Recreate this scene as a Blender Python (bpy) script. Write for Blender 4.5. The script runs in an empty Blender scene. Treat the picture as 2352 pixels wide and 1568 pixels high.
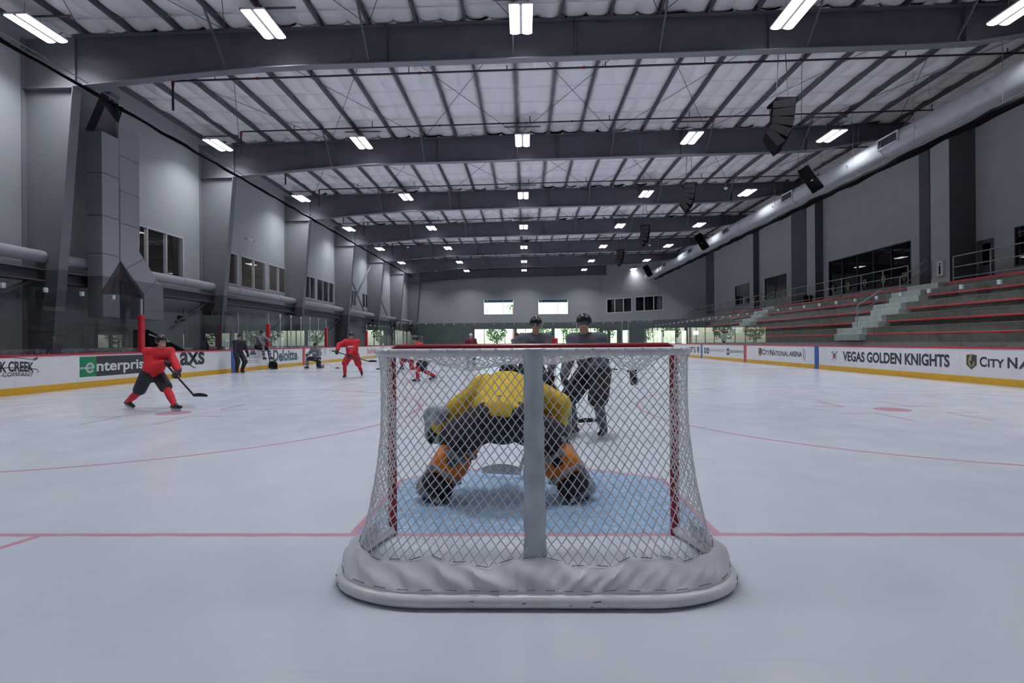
import bpy, math, random
from mathutils import Vector, Matrix
random.seed(7)
sc = bpy.context.scene
COL = sc.collection
TMP = bpy.data.scenes.new('workbench')      # scratch scene for evaluating letters and fused forms, removed at the end
def evaluated(ob):
    TMP.collection.objects.link(ob); vl = TMP.view_layers[0]; vl.update(); me = bpy.data.meshes.new_from_object(ob.evaluated_get(vl.depsgraph))
    bpy.data.objects.remove(ob); return me
V = Vector
PI = math.pi

# ------------------------------------------------------------------ camera
F_PX = 1172.0
CAM = V((-.05, -3.42, 1.29))
YAW, ROLL = .0185, -.0075
SHX, SHY = -8.3, 1.5                       # lens shift in pixels of the 2352 px frame
CROT = Matrix.Rotation(YAW, 3, 'Z') @ Matrix.Rotation(PI/2, 3, 'X') @ Matrix.Rotation(ROLL, 3, 'Z')
cd = bpy.data.cameras.new('camera'); cam = bpy.data.objects.new('camera', cd); COL.objects.link(cam)
cd.sensor_width = 36; cd.sensor_fit = 'HORIZONTAL'; cd.lens = 36*F_PX/2352
cd.shift_x = SHX/2352; cd.shift_y = SHY/2352
cd.clip_start = .05; cd.clip_end = 500
cam.matrix_world = Matrix.Translation(CAM) @ CROT.to_4x4()
sc.camera = cam

# ------------------------------------------------------------------ world, exposure
w = bpy.data.worlds.new('sky'); sc.world = w; w.use_nodes = True
nt = w.node_tree; bg = nt.nodes['Background']
sky = nt.nodes.new('ShaderNodeTexSky'); sky.sky_type = 'NISHITA'; sky.sun_elevation = math.radians(48); sky.sun_rotation = math.radians(200)
sky.sun_disc = False; sky.air_density = 1.2; sky.dust_density = 1.5
nt.links.new(sky.outputs[0], bg.inputs[0]); bg.inputs[1].default_value = .65
LAMP = 5.0                                  # radiance of the ceiling light lenses
LAMP_W, SPREAD = 168.0, 124.0               # power and cone of each high-bay fixture
vs = sc.view_settings
vs.view_transform = 'Standard'; vs.look = 'None'; vs.gamma = 1; vs.exposure = 0; vs.use_curve_mapping = False
try:
    sc.cycles.use_denoising = True
    sc.cycles.transparent_max_bounces = 16
    sc.cycles.max_bounces = 5; sc.cycles.diffuse_bounces = 3; sc.cycles.glossy_bounces = 2
    sc.cycles.use_adaptive_sampling = True; sc.cycles.adaptive_threshold = .06; sc.cycles.adaptive_min_samples = 16; sc.cycles.use_light_tree = False
    sc.cycles.sample_clamp_indirect = 6
except Exception: pass

# ------------------------------------------------------------------ helpers: pixel of the photograph -> point on a plane of the place
def ray(px, py): return CROT @ V(((px-1176+SHX)/F_PX, -(py-784-SHY)/F_PX, -1))
def onX(px, py, X): d = ray(px, py); return CAM + d*((X-CAM.x)/d.x)
def onY(px, py, Y): d = ray(px, py); return CAM + d*((Y-CAM.y)/d.y)
def onZ(px, py, Z=0): d = ray(px, py); return CAM + d*((Z-CAM.z)/d.z)
def onP(px, py, P, n): d = ray(px, py); return CAM + d*((P-CAM).dot(n)/d.dot(n))

# ------------------------------------------------------------------ helpers: meshes and objects
def wloc(o):
    l = V((0, 0, 0))
    while o is not None: l += o.location; o = o.parent
    return l
class MB:
    def __init__(s): s.v = []; s.f = []; s.sm = False
    def add(s, vs_, fs):
        b = len(s.v); s.v += [tuple(p) for p in vs_]; s.f += [tuple(i+b for i in f) for f in fs]; return s
    def box(s, a, b):
        x0, y0, z0 = (min(a[i], b[i]) for i in range(3)); x1, y1, z1 = (max(a[i], b[i]) for i in range(3))
        return s.add([(x0,y0,z0),(x1,y0,z0),(x1,y1,z0),(x0,y1,z0),(x0,y0,z1),(x1,y0,z1),(x1,y1,z1),(x0,y1,z1)],
              [(0,3,2,1),(4,5,6,7),(0,1,5,4),(1,2,6,5),(2,3,7,6),(3,0,4,7)])
    def bbox(s, a, b, r=.01):
        """box with chamfered edges"""
        x0, y0, z0 = (min(a[i], b[i]) for i in range(3)); x1, y1, z1 = (max(a[i], b[i]) for i in range(3))
        r = min(r, (x1-x0)*.45, (y1-y0)*.45, (z1-z0)*.45)
        def ring(z, q):
            return [(x0+q,y0,z) if False else p for p in [(x0+r+q*0,y0+q,z),(x1-r,y0+q,z),(x1-q,y0+r,z),(x1-q,y1-r,z),(x1-r,y1-q,z),(x0+r,y1-q,z),(x0+q,y1-r,z),(x0+q,y0+r,z)]]
        vs_ = ring(z0, r)+ring(z0+r, 0)+ring(z1-r, 0)+ring(z1, r)
        fs = [tuple(reversed(range(8))), tuple(range(24, 32))]
        for k in range(3):
            for i in range(8): fs.append((k*8+i, k*8+(i+1)%8, k*8+8+(i+1)%8, k*8+8+i))
        return s.add(vs_, fs)
    def bar(s, p, q, w_, h, up=(0,0,1)):
        p, q = V(p), V(q); d = (q-p).normalized(); up = V(up)
        if abs(d.dot(up)) > .99: up = V((0,1,0))
        a = d.cross(up).normalized()*(w_/2); b = a.cross(d).normalized()*(h/2)
        vs_ = [p-a-b, p+a-b, p+a+b, p-a+b, q-a-b, q+a-b, q+a+b, q-a+b]
        return s.add(vs_, [(0,3,2,1),(4,5,6,7),(0,1,5,4),(1,2,6,5),(2,3,7,6),(3,0,4,7)])
    def tube(s, pts, r, n=8, closed=False, caps=True):
        pts = [V(p) for p in pts]; m = len(pts); vs_ = []; last = None
        rr = r if isinstance(r, (list, tuple)) else [r]*m
        for i, p in enumerate(pts):
            if closed: d = pts[(i+1) % m]-pts[i-1]
            else: d = pts[min(i+1, m-1)]-pts[max(i-1, 0)]
            d.normalize()
            if last is None: last = V((0,0,1)) if abs(d.z) < .9 else V((1,0,0))
            a = (last-d*last.dot(d)).normalized(); last = a; b = d.cross(a)
            for k in range(n):
                t = 2*PI*k/n; vs_.append(p+(a*math.cos(t)+b*math.sin(t))*rr[i])
        fs = []
        for i in range(m if closed else m-1):
            for k in range(n):
                fs.append((i*n+k, i*n+(k+1)%n, ((i+1)%m)*n+(k+1)%n, ((i+1)%m)*n+k))
        if caps and not closed: fs += [tuple(reversed(range(n))), tuple((m-1)*n+k for k in range(n))]
        s.sm = True
        return s.add(vs_, fs)
    def prism(s, poly, ax, lo, hi):
        """polygon of 2D points extruded along axis ax ('x': poly=(y,z), 'y': poly=(x,z), 'z': poly=(x,y))"""
        f = {'x': lambda u, v, t: (t,u,v), 'y': lambda u, v, t: (u,t,v), 'z': lambda u, v, t: (u,v,t)}[ax]
        n = len(poly); vs_ = [f(u, v, lo) for u, v in poly]+[f(u, v, hi) for u, v in poly]
        fs = [tuple(range(n)), tuple(reversed(range(n, 2*n)))]
        for i in range(n): fs.append((i, i+n, (i+1)%n+n, (i+1)%n))
        return s.add(vs_, fs)
    def lathe(s, prof, c, n=16):
        c = V(c); vs_ = []; m = len(prof)
        for r, z in prof:
            for k in range(n): vs_.append(c+V((r*math.cos(2*PI*k/n), r*math.sin(2*PI*k/n), z)))
        fs = [(i*n+k, i*n+(k+1)%n, (i+1)*n+(k+1)%n, (i+1)*n+k) for i in range(m-1) for k in range(n)]
        fs += [tuple(reversed(range(n))), tuple((m-1)*n+k for k in range(n))]; s.sm = True
        return s.add(vs_, fs)
    def mesh(s, name, off=V((0,0,0))):
        me = bpy.data.meshes.new(name); me.from_pydata([(a-off.x, b-off.y, c-off.z) for a, b, c in s.v], [], s.f); me.update()
        import bmesh
        bm = bmesh.new(); bm.from_mesh(me); bmesh.ops.recalc_face_normals(bm, faces=bm.faces[:]); bm.to_mesh(me); bm.free()
        if s.sm:
            me.polygons.foreach_set('use_smooth', [True]*len(me.polygons))
            try: me.set_sharp_from_angle(angle=math.radians(40))
            except Exception: pass
        return me
    def build(s, name, m, parent=None, smooth=None):
        if smooth is not None: s.sm = smooth
        off = wloc(parent) if parent else V((0,0,0))
        if parent is None:
            xs = [p[0] for p in s.v]; ys = [p[1] for p in s.v]; zs = [p[2] for p in s.v]
            off = V(((min(xs)+max(xs))/2, (min(ys)+max(ys))/2, min(zs)))
        me = s.mesh(name, off); o = bpy.data.objects.new(name, me); COL.objects.link(o); me.materials.append(m)
        if parent: o.parent = parent
        else: o.location = off
        return o
def tag(o, label=None, cat=None, group=None, kind=None):
    if label: o['label'] = label
    if cat: o['category'] = cat
    if group: o['group'] = group
    if kind: o['kind'] = kind
    return o
def thing(name, loc, label, cat, group=None, kind=None):
    o = bpy.data.objects.new(name, None); COL.objects.link(o); o.location = loc; o.empty_display_size = .1
    return tag(o, label, cat, group, kind)
def copy_tree(o, loc, parent=None):
    c = o.copy(); COL.objects.link(c); c.parent = parent
    if loc is not None: c.location = loc
    for ch in o.children: copy_tree(ch, None, c)
    return c
def inst(src, parent, loc=None, rot=None):
    c = src.copy(); COL.objects.link(c); c.parent = parent
    if loc is not None: c.location = loc
    if rot is not None: c.rotation_euler = rot
    return c

# ------------------------------------------------------------------ materials
def lin(c): return tuple(((x/255)/12.92 if x/255 <= .04045 else ((x/255+.055)/1.055)**2.4) for x in c)+(1,)
MATS = {}
def pm(name, rgb, rough=.6, metal=0, var=.08, scale=6, bump=0, bscale=60, spec=.5, stretch=None):
    """painted / fabric / metal surface: base colour with fine mottling and optional relief"""
    if name in MATS: return MATS[name]
    m = bpy.data.materials.new(name); m.use_nodes = True; t = m.node_tree; b = t.nodes['Principled BSDF']
    tc = t.nodes.new('ShaderNodeTexCoord'); src = tc.outputs['Object']
    if stretch:
        mp = t.nodes.new('ShaderNodeMapping'); mp.inputs['Scale'].default_value = stretch; t.links.new(src, mp.inputs[0]); src = mp.outputs[0]
    n = t.nodes.new('ShaderNodeTexNoise'); n.inputs['Scale'].default_value = scale; n.inputs['Detail'].default_value = 4
    t.links.new(src, n.inputs['Vector'])
    r = t.nodes.new('ShaderNodeValToRGB'); c = lin(rgb)
    r.color_ramp.elements[0].position = .3; r.color_ramp.elements[1].position = .7
    r.color_ramp.elements[0].color = tuple(max(0, x*(1-var)) for x in c[:3])+(1,)
    r.color_ramp.elements[1].color = tuple(min(1, x*(1+var)) for x in c[:3])+(1,)
    t.links.new(n.outputs[0], r.inputs[0]); t.links.new(r.outputs[0], b.inputs['Base Color'])
    b.inputs['Roughness'].default_value = rough; b.inputs['Metallic'].default_value = metal
    b.inputs['Specular IOR Level'].default_value = spec
    if bump:
        n2 = t.nodes.new('ShaderNodeTexNoise'); n2.inputs['Scale'].default_value = bscale; n2.inputs['Detail'].default_value = 3
        t.links.new(src, n2.inputs['Vector'])
        bp = t.nodes.new('ShaderNodeBump'); bp.inputs['Strength'].default_value = bump; bp.inputs['Distance'].default_value = .02
        t.links.new(n2.outputs[0], bp.inputs['Height']); t.links.new(bp.outputs[0], b.inputs['Normal'])
    MATS[name] = m
    return m
def em(name, rgb, strength):
    m = bpy.data.materials.new(name); m.use_nodes = True; t = m.node_tree
    t.nodes.remove(t.nodes['Principled BSDF']); e = t.nodes.new('ShaderNodeEmission')
    e.inputs[0].default_value = lin(rgb); e.inputs[1].default_value = strength
    t.links.new(e.outputs[0], t.nodes['Material Output'].inputs[0])
    if strength < 10: m.cycles.emission_sampling = 'NONE'          # the glow of the lens itself; its light comes from the lamp
    return m
def glassmat(name, tint, ior=1.5, rough=.0, gtint=(1, 1, 1, 1)):
    m = bpy.data.materials.new(name); m.use_nodes = True; t = m.node_tree; t.nodes.remove(t.nodes['Principled BSDF'])
    tr = t.nodes.new('ShaderNodeBsdfTransparent'); tr.inputs[0].default_value = tint
    gl = t.nodes.new('ShaderNodeBsdfGlossy'); gl.inputs['Roughness'].default_value = rough; gl.inputs[0].default_value = gtint
    fr = t.nodes.new('ShaderNodeFresnel'); fr.inputs[0].default_value = ior
    mx = t.nodes.new('ShaderNodeMixShader'); ge = t.nodes.new('ShaderNodeNewGeometry')
    iv = t.nodes.new('ShaderNodeMath'); iv.operation = 'SUBTRACT'; iv.inputs[0].default_value = 1; t.links.new(ge.outputs['Backfacing'], iv.inputs[1])
    ml = t.nodes.new('ShaderNodeMath'); ml.operation = 'MULTIPLY'; ml.use_clamp = True; dbl = t.nodes.new('ShaderNodeMath'); dbl.operation = 'MULTIPLY'; dbl.inputs[1].default_value = 1.75; t.links.new(fr.outputs[0], dbl.inputs[0]); t.links.new(dbl.outputs[0], ml.inputs[0]); t.links.new(iv.outputs[0], ml.inputs[1])
    t.links.new(ml.outputs[0], mx.inputs[0]); t.links.new(tr.outputs[0], mx.inputs[1]); t.links.new(gl.outputs[0], mx.inputs[2])
    t.links.new(mx.outputs[0], t.nodes['Material Output'].inputs[0]); return m
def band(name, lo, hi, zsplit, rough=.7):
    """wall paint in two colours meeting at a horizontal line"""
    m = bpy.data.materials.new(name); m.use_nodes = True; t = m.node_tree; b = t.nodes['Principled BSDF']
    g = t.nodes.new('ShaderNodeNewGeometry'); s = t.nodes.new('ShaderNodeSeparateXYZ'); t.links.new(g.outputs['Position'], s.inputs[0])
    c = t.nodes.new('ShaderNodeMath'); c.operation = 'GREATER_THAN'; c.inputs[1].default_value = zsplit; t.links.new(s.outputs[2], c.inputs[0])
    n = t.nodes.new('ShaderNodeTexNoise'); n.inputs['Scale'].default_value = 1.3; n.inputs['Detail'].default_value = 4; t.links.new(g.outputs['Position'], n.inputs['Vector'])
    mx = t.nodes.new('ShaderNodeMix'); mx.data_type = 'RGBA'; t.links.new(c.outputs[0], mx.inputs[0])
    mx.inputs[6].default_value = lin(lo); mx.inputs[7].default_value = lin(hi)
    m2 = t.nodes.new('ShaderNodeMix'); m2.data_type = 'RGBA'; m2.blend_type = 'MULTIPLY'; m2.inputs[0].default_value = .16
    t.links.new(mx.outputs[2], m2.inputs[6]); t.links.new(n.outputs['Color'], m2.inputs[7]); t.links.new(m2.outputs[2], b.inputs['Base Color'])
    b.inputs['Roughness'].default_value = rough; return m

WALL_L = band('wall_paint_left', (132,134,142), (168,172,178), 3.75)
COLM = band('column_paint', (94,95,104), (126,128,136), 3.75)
WALL_R = pm('wall_paint_right', (190,191,194), .75, var=.05, scale=1.2)
WALL_F = band('wall_paint_far', (104,112,114), (164,168,172), 4.0)
DARKP = pm('pilaster_dark', (100,100,112), .7, var=.05, scale=1.5)
STEEL = pm('roof_steel', (94,94,106), .55, var=.08, scale=1.5)
STEELF = pm('roof_steel_flange', (120,120,130), .5, var=.06, scale=2)
PURL = pm('purlin_paint', (98,98,106), .6, var=.05)
INSUL = pm('insulation_facing', (246,243,246), .5, var=.03, scale=2.2, bump=.3, bscale=7)
BAND = pm('insulation_band', (205,203,208), .5)
PIPE = pm('sprinkler_pipe', (58,54,62), .5)
PIPER = pm('sprinkler_red', (140,46,46), .5)
WIRE = pm('steel_wire', (170,172,178), .35, metal=.8)
DUCT = pm('galvanised_duct', (196,200,206), .42, metal=.1, var=.06, scale=2, bump=.05, bscale=4)
DUCTP = pm('painted_duct', (158,160,168), .6, var=.05, scale=2)
DUCTB = band('duct_paint_band', (118,120,128), (158,160,168), 3.75)
DUCTS = pm('duct_seam', (110,112,122), .6)
WHITEP = pm('white_board', (236,236,240), .3, var=.03, scale=3)
YEL = pm('yellow_kickplate', (228,176,46), .4, var=.06, scale=4)
REDP = pm('red_paint', (196,52,72), .35, var=.05)
REDPAD = pm('red_vinyl', (196,40,52), .4, var=.06)
BLUEP = pm('blue_paint', (48,92,168), .35)
INK = pm('dark_ink', (62,64,72), .5, var=.04)
INKG = pm('grey_ink', (150,152,160), .5, var=.04)
INKT = pm('teal_ink', (60,92,104), .5, var=.04)
INKM = pm('maroon_ink', (112,70,82), .5, var=.04)
INKGR = pm('green_ink', (24,134,88), .45, var=.03)
INKLG = pm('leaf_green_ink', (120,180,60), .45, var=.03)
INKW = pm('white_ink', (230,230,236), .45, var=.02)
INKGD = pm('gold_ink', (176,150,104), .4, var=.04)
INKR = pm('red_ink', (196,64,76), .45, var=.04)
INKB = pm('blue_ink', (66,80,170), .45, var=.04)
GLASS = glassmat('rink_glass', (.93,.965,.96,1))
WGLASS = glassmat('window_glass', (.9,.94,.95,1))
TGLASS = glassmat('tinted_glass', (.5,.52,.55,1))
POST = pm('glass_post', (176,188,194), .35, metal=.5)
CLIP = pm('clear_bracket', (214,222,228), .25, metal=.2)
CONC = pm('concrete', (116,114,108), .8, var=.22, scale=3.5, bump=.1, bscale=30)
STEP = pm('concrete_step', (186,192,190), .8, var=.12, scale=5)
NOSE = pm('cream_nosing', (170,166,146), .7)
SEATR = pm('red_seat_edge', (226,56,70), .45, var=.04)
RAIL = pm('grey_rail', (128,130,138), .45, metal=.1)
BLACK = pm('black_plastic', (24,24,29), .8, var=.1, scale=10, spec=.1)
BLACK2 = pm('black_grille', (18,18,22), .9, var=.15, scale=80, spec=.1)
WHF = pm('window_frame_white', (190,192,198), .5)
DKF = pm('window_frame_dark', (70,74,80), .5)
ROOM = pm('room_wall_dark', (110,106,108), .8)
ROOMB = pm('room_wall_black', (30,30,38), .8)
ROOMM = pm('room_wall_maroon', (132,64,76), .8)
ROOMW = pm('room_wall_tan', (190,168,150), .8)
LENS = em('lamp_lens', (250,250,255), LAMP)
DIMLENS = em('room_lamp', (255,240,225), 26)
HOUS = pm('lamp_housing', (214,214,220), .4)
# ------------------------------------------------------------------ ice
XL, XR, YN, YF, RC, BH = -13.4, 13.0, -3.75, 57.6, 8.5, 1.05
class N:
    t = None
    def __init__(s, o): s.o = o
    @staticmethod
    def op(k, a, b=None, c=None):
        n = N.t.nodes.new('ShaderNodeMath'); n.operation = k
        for i, q in enumerate((a, b, c)):
            if q is None: continue
            if isinstance(q, N): N.t.links.new(q.o, n.inputs[i])
            else: n.inputs[i].default_value = q
        return N(n.outputs[0])
    def __add__(s, b): return N.op('ADD', s, b)
    def __sub__(s, b): return N.op('SUBTRACT', s, b)
    def __mul__(s, b): return N.op('MULTIPLY', s, b)
    def abs(s): return N.op('ABSOLUTE', s)
    def max(s, b): return N.op('MAXIMUM', s, b)
    def min(s, b): return N.op('MINIMUM', s, b)
    def lt(s, w_, soft=.012):        # 1 where s < w_, with a soft edge
        n = N.t.nodes.new('ShaderNodeMapRange'); n.interpolation_type = 'SMOOTHSTEP'
        N.t.links.new(s.o, n.inputs[0]); n.inputs[1].default_value = w_-soft; n.inputs[2].default_value = w_+soft
        n.inputs[3].default_value = 1; n.inputs[4].default_value = 0
        return N(n.outputs[0])
def ice_material():
    m = bpy.data.materials.new('painted_ice'); m.use_nodes = True; t = m.node_tree; N.t = t; b = t.nodes['Principled BSDF']
    g = t.nodes.new('ShaderNodeNewGeometry'); s = t.nodes.new('ShaderNodeSeparateXYZ'); t.links.new(g.outputs['Position'], s.inputs[0])
    # a slight waviness of the painted lines under the ice
    def noise(scale, detail=4, vec=None, rough=.5):
        n = t.nodes.new('ShaderNodeTexNoise'); n.inputs['Scale'].default_value = scale; n.inputs['Detail'].default_value = detail
        n.inputs['Roughness'].default_value = rough
        t.links.new(vec or g.outputs['Position'], n.inputs['Vector']); return N(n.outputs[0])
    wob = noise(5, 1)
    w3 = (wob-.5)*.03
    ax = (N(s.outputs[0])+w3).abs(); y = ((N(s.outputs[1])+w3-27.1).abs()*-1)+27.1      # the sheet is symmetric: distance from the nearer goal line
    def dist(cx, cy):
        dx = ax-cx; dy = y-cy
        return N.op('SQRT', dx*dx+dy*dy)
    red = y.abs().lt(.028).max((y-27.1).abs().lt(.15))               # goal lines, centre line
    d = dist(6.7, 6.1); red = red.max((d-4.57).abs().lt(.028)).max(d.lt(.3)).max(dist(6.7, 21.3).lt(.3))
    hx = (ax-6.7).abs(); hy = (y-6.1).abs()                          # L-shaped marks round the end-zone spots
    red = red.max(((hx-.9).abs()-.3).max((hy-.45).abs()-.025).lt(0)).max(((hx-.62).abs()-.025).max((hy-.9).abs()-.45).lt(0))
    red = red.max((ax-(y*-.276+3.35)).abs().lt(.03) * (y.lt(0)))     # restricted area behind the net
    crease = (ax-1.22).max(y*-1).max((dist(0, 0)-1.83))
    red = red.max(crease.abs().lt(.028))
    blue = (y-19.66).abs().lt(.15).max((dist(0, 27.1)-4.57).abs().lt(.03))
    cre = crease.lt(-.02)
    # surface: skate scratches, snow and cold tint
    mp = t.nodes.new('ShaderNodeMapping'); t.links.new(g.outputs['Position'], mp.inputs[0]); mp.inputs['Scale'].default_value = (1, 2.4, 1); mp.inputs['Rotation'].default_value = (0,0,.5)
    scr = noise(9, 5, mp.outputs[0], .75); big = noise(.28, 3); mid = noise(1.7, 3, None, .6)
    base = t.nodes.new('ShaderNodeValToRGB'); base.color_ramp.elements[0].position = .32; base.color_ramp.elements[1].position = .68
    base.color_ramp.elements[0].color = lin((203,211,225)); base.color_ramp.elements[1].color = lin((219,222,233))
    t.links.new(((big*.72)+(mid*.25)+(scr*.03)).o, base.inputs[0])
    def mix(fac, a, col):
        n = t.nodes.new('ShaderNodeMix'); n.data_type = 'RGBA'; t.links.new(fac.o, n.inputs[0]); t.links.new(a, n.inputs[6]); n.inputs[7].default_value = lin(col); return n.outputs[2]
    c = base.outputs[0]
    snow = ((scr-.46)*6).max(0).min(1)
    c = mix(cre*(snow*-.6+.92), c, (132,176,216))
    for rz, st_, k in ((.35, (.5, 30, 1), .35), (-.5, (.7, 36, 1), .35)):
        m2 = t.nodes.new('ShaderNodeMapping'); t.links.new(g.outputs['Position'], m2.inputs[0]); m2.inputs['Rotation'].default_value = (0, 0, rz); m2.inputs['Scale'].default_value = st_
        sc2 = noise(1.0, 3, m2.outputs[0], .65); c = mix(((sc2-.6)*5).max(0).min(1)*k, c, (188,196,212))
    c = mix(blue*.75, c, (120,132,178))
    c = mix(red*(mid*.5+.35), c, (196,84,112))
    t.links.new(c, b.inputs['Base Color'])
    ro = t.nodes.new('ShaderNodeMapRange'); t.links.new(mid.o, ro.inputs[0]); ro.inputs[1].default_value = .35; ro.inputs[2].default_value = .7
    ro.inputs[3].default_value = .19; ro.inputs[4].default_value = .262
    t.links.new(ro.outputs[0], b.inputs['Roughness']); b.inputs['Specular IOR Level'].default_value = .5; b.inputs['IOR'].default_value = 1.31
    bp = t.nodes.new('ShaderNodeBump'); bp.inputs['Strength'].default_value = .012; bp.inputs['Distance'].default_value = .01
    t.links.new(mid.o, bp.inputs['Height']); t.links.new(bp.outputs[0], b.inputs['Normal'])
    return m
ICE = ice_material()
def rink_outline(off=0., n=14):
    """closed outline of the boards, counter-clockwise from the near right straight; off > 0 goes outwards"""
    pts = []
    for cx, cy, a0 in ((XR-RC, YN+RC, -90), (XR-RC, YF-RC, 0), (XL+RC, YF-RC, 90), (XL+RC, YN+RC, 180)):
        for i in range(n+1):
            a = math.radians(a0+90*i/n); pts.append((cx+(RC+off)*math.cos(a), cy+(RC+off)*math.sin(a)))
    return pts
mb = MB(); ol = rink_outline(.02, 24); k = len(ol)
mb.add([(x, y, 0) for x, y in ol]+[(x, y, -.12) for x, y in ol], [tuple(range(k)), tuple(reversed(range(k, 2*k)))]+[(i, k+i, k+(i+1)%k, (i+1)%k) for i in range(k)])
tag(mb.build('floor', ICE), 'white painted ice sheet with red and blue markings', None, kind='structure')
mb = MB().box((-17, -10, -.3), (23, 70, -.13))
SLAB = pm('rubber_floor', (120,122,126), .8, var=.1, scale=4)
tag(mb.build('floor_concourse', SLAB), 'dark rubber floor around the rink', None, kind='structure')

# ------------------------------------------------------------------ boards
def straight(side, y0, y1):
    return (XL if side < 0 else XR), y0, y1
boards = {}
def make_boards(name, label, pts, step=2.44):
    """pts: path of the rink-side face, rink on the left hand when walking; returns the thing"""
    P = [V((x, y, 0)) for x, y in pts]
    root = thing(name, P[0], label, 'dasher boards')
    # resample the path in panel lengths
    cum = [0]
    for a, b in zip(P, P[1:]): cum.append(cum[-1]+(b-a).length)
    L = cum[-1]; n = max(1, round(L/step))
    def at(s):
        s = min(max(s, 0), L)
        for i in range(len(P)-1):
            if s <= cum[i+1]+1e-9:
                d = (P[i+1]-P[i]); return P[i]+d*((s-cum[i])/d.length), d.normalized()
        return P[-1], (P[-1]-P[-2]).normalized()
    def strip(s0, s1, z0, z1, o0, o1, m, nm, par, z1b=None):
        mb = MB(); ss = [s0]+[c for c in cum if s0+.05 < c < s1-.05]+[s1]; vs_ = []
        for s in ss:
            p, d = at(s); nrm = V((d.y, -d.x, 0))   # outward
            vs_ += [p+nrm*o0+V((0,0,z0)), p+nrm*o1+V((0,0,z0)), p+nrm*o1+V((0,0,z1)), p+nrm*o0+V((0,0,z1))]
        fs = [(0,1,2,3), tuple(4*(len(ss)-1)+q for q in (3,2,1,0))]
        for i in range(len(ss)-1):
            for q in range(4): fs.append((4*i+q, 4*i+4+q, 4*i+4+(q+1)%4, 4*i+(q+1)%4))
        mb.add(vs_, fs); return mb.build(nm, m, par)
    for i in range(n):
        a, b = L*i/n, L*(i+1)/n
        strip(a+.004, b-.004, .19, BH-.05, 0, .1, WHITEP, 'board_panel', root)
        strip(a+.003, b-.003, 0, .19, -.012, .1, YEL, 'kick_plate', root)
    strip(0, L, BH-.05, BH, -.02, .12, REDP, 'cap_rail', root)
    return root
def arc(cx, cy, a0, a1, r, n=12): return [(cx+r*math.cos(math.radians(a0+(a1-a0)*i/n)), cy+r*math.sin(math.radians(a0+(a1-a0)*i/n))) for i in range(n+1)]
B_R = make_boards('dasher_boards', 'white dasher boards with yellow kickplate along the bleachers', [(XR, YN+RC), (XR, YF-RC)])
make_boards('dasher_boards', 'curved white dasher boards at the far corner beside the bleachers', arc(XR-RC, YF-RC, 0, 90, RC))
make_boards('dasher_boards', 'white dasher boards across the far end of the rink', [(XR-RC, YF), (XL+RC, YF)])
make_boards('dasher_boards', 'curved white dasher boards at the far corner beside the benches', arc(XL+RC, YF-RC, 90, 180, RC))
B_L = make_boards('dasher_boards', 'white dasher boards with yellow kickplate along the players benches', [(XL, YF-RC), (XL, YN+RC)])
make_boards('dasher_boards', 'curved white boards at the near corner below the wall duct', arc(XL+RC, YN+RC, 180, 270, RC))
make_boards('dasher_boards', 'curved white boards at the near corner below the bleachers', arc(XR-RC, YN+RC, 270, 360, RC))
make_boards('dasher_boards', 'white dasher boards across the near end behind the goal', [(XL+RC, YN), (XR-RC, YN)])

# ---- printing on the boards (flat lettering a hair proud of the panel)
def text_mesh(txt, bold=.0):
    cu = bpy.data.curves.new('lettering', 'FONT'); cu.body = txt; cu.size = 1; cu.offset = bold; cu.extrude = 0; cu.resolution_u = 4
    ob = bpy.data.objects.new('lettering', cu)
    me = evaluated(ob); bpy.data.curves.remove(cu)
    return me
def put_text(txt, m, parent, P, R_, U, w_, h, bold=.012, arcdrop=0, name='lettering', outn=None):
    """lettering filling width w_ and height h (capital height incl. descenders) from corner P along R_ with up U"""
    me = text_mesh(txt, bold); xs = [v.co.x for v in me.vertices]; ys = [v.co.y for v in me.vertices]
    x0, x1, y0, y1 = min(xs), max(xs), min(ys), max(ys); off = wloc(parent)
    for v in me.vertices:
        u = (v.co.x-x0)/(x1-x0); t_ = (v.co.y-y0)/(y1-y0)
        v.co = P + R_*(u*w_) + U*(t_*h - arcdrop*(2*u-1)**2) - off
    me.update(); me.materials.clear(); me.materials.append(m)
    o = bpy.data.objects.new(name, me); COL.objects.link(o); o.parent = parent
    return o
def flat(pts2, m, parent, P, R_, U, name='print', lift=0.0):
    """filled polygon in (u, v) metres on the board face"""
    nn = R_.cross(U); mb = MB()
    fr = [P+R_*u+U*v+nn*(lift) for u, v in pts2]
    mb.add(fr, [tuple(range(len(fr)))]); return mb.build(name, m, parent)
def stroke(pts2, wd, m, parent, P, R_, U, name='print', lift=0.0):
    mb = MB(); nn = R_.cross(U); n = len(pts2); vs_ = []
    for i, (u, v) in enumerate(pts2):
        a = pts2[max(i-1, 0)]; b = pts2[min(i+1, n-1)]; d = V((b[0]-a[0], b[1]-a[1])).normalized(); q = V((-d.y, d.x))*wd/2
        for s_ in (1, -1): vs_.append(P+R_*(u+s_*q.x)+U*(v+s_*q.y)+nn*lift)
    mb.add(vs_, [(2*i, 2*i+1, 2*i+3, 2*i+2) for i in range(n-1)]); return mb.build(name, m, parent)
UP = V((0,0,1)); RL = V((0,1,0)); RR = V((0,-1,0))
XLf, XRf = XL+.004, XR-.004
def ltext(txt, x0, x1, yt, yb, m, bold=.012, arcdrop=0):
    """left boards: pixel columns x0..x1, rows yt..yb at column x0"""
    A = onX(x0, yb, XLf); T = onX(x0, yt, XLf); B = onX(x1, yb, XLf)
    return put_text(txt, m, B_L, A, RL, UP, B.y-A.y, T.z-A.z, bold, arcdrop)
def rtext(txt, x0, x1, yt, yb, m, bold=.012):
    A = onX(x0, yb, XRf); T = onX(x0, yt, XRf); B = onX(x1, yb, XRf)
    return put_text(txt, m, B_R, A, RR, UP, A.y-B.y, T.z-A.z, bold)
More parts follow.
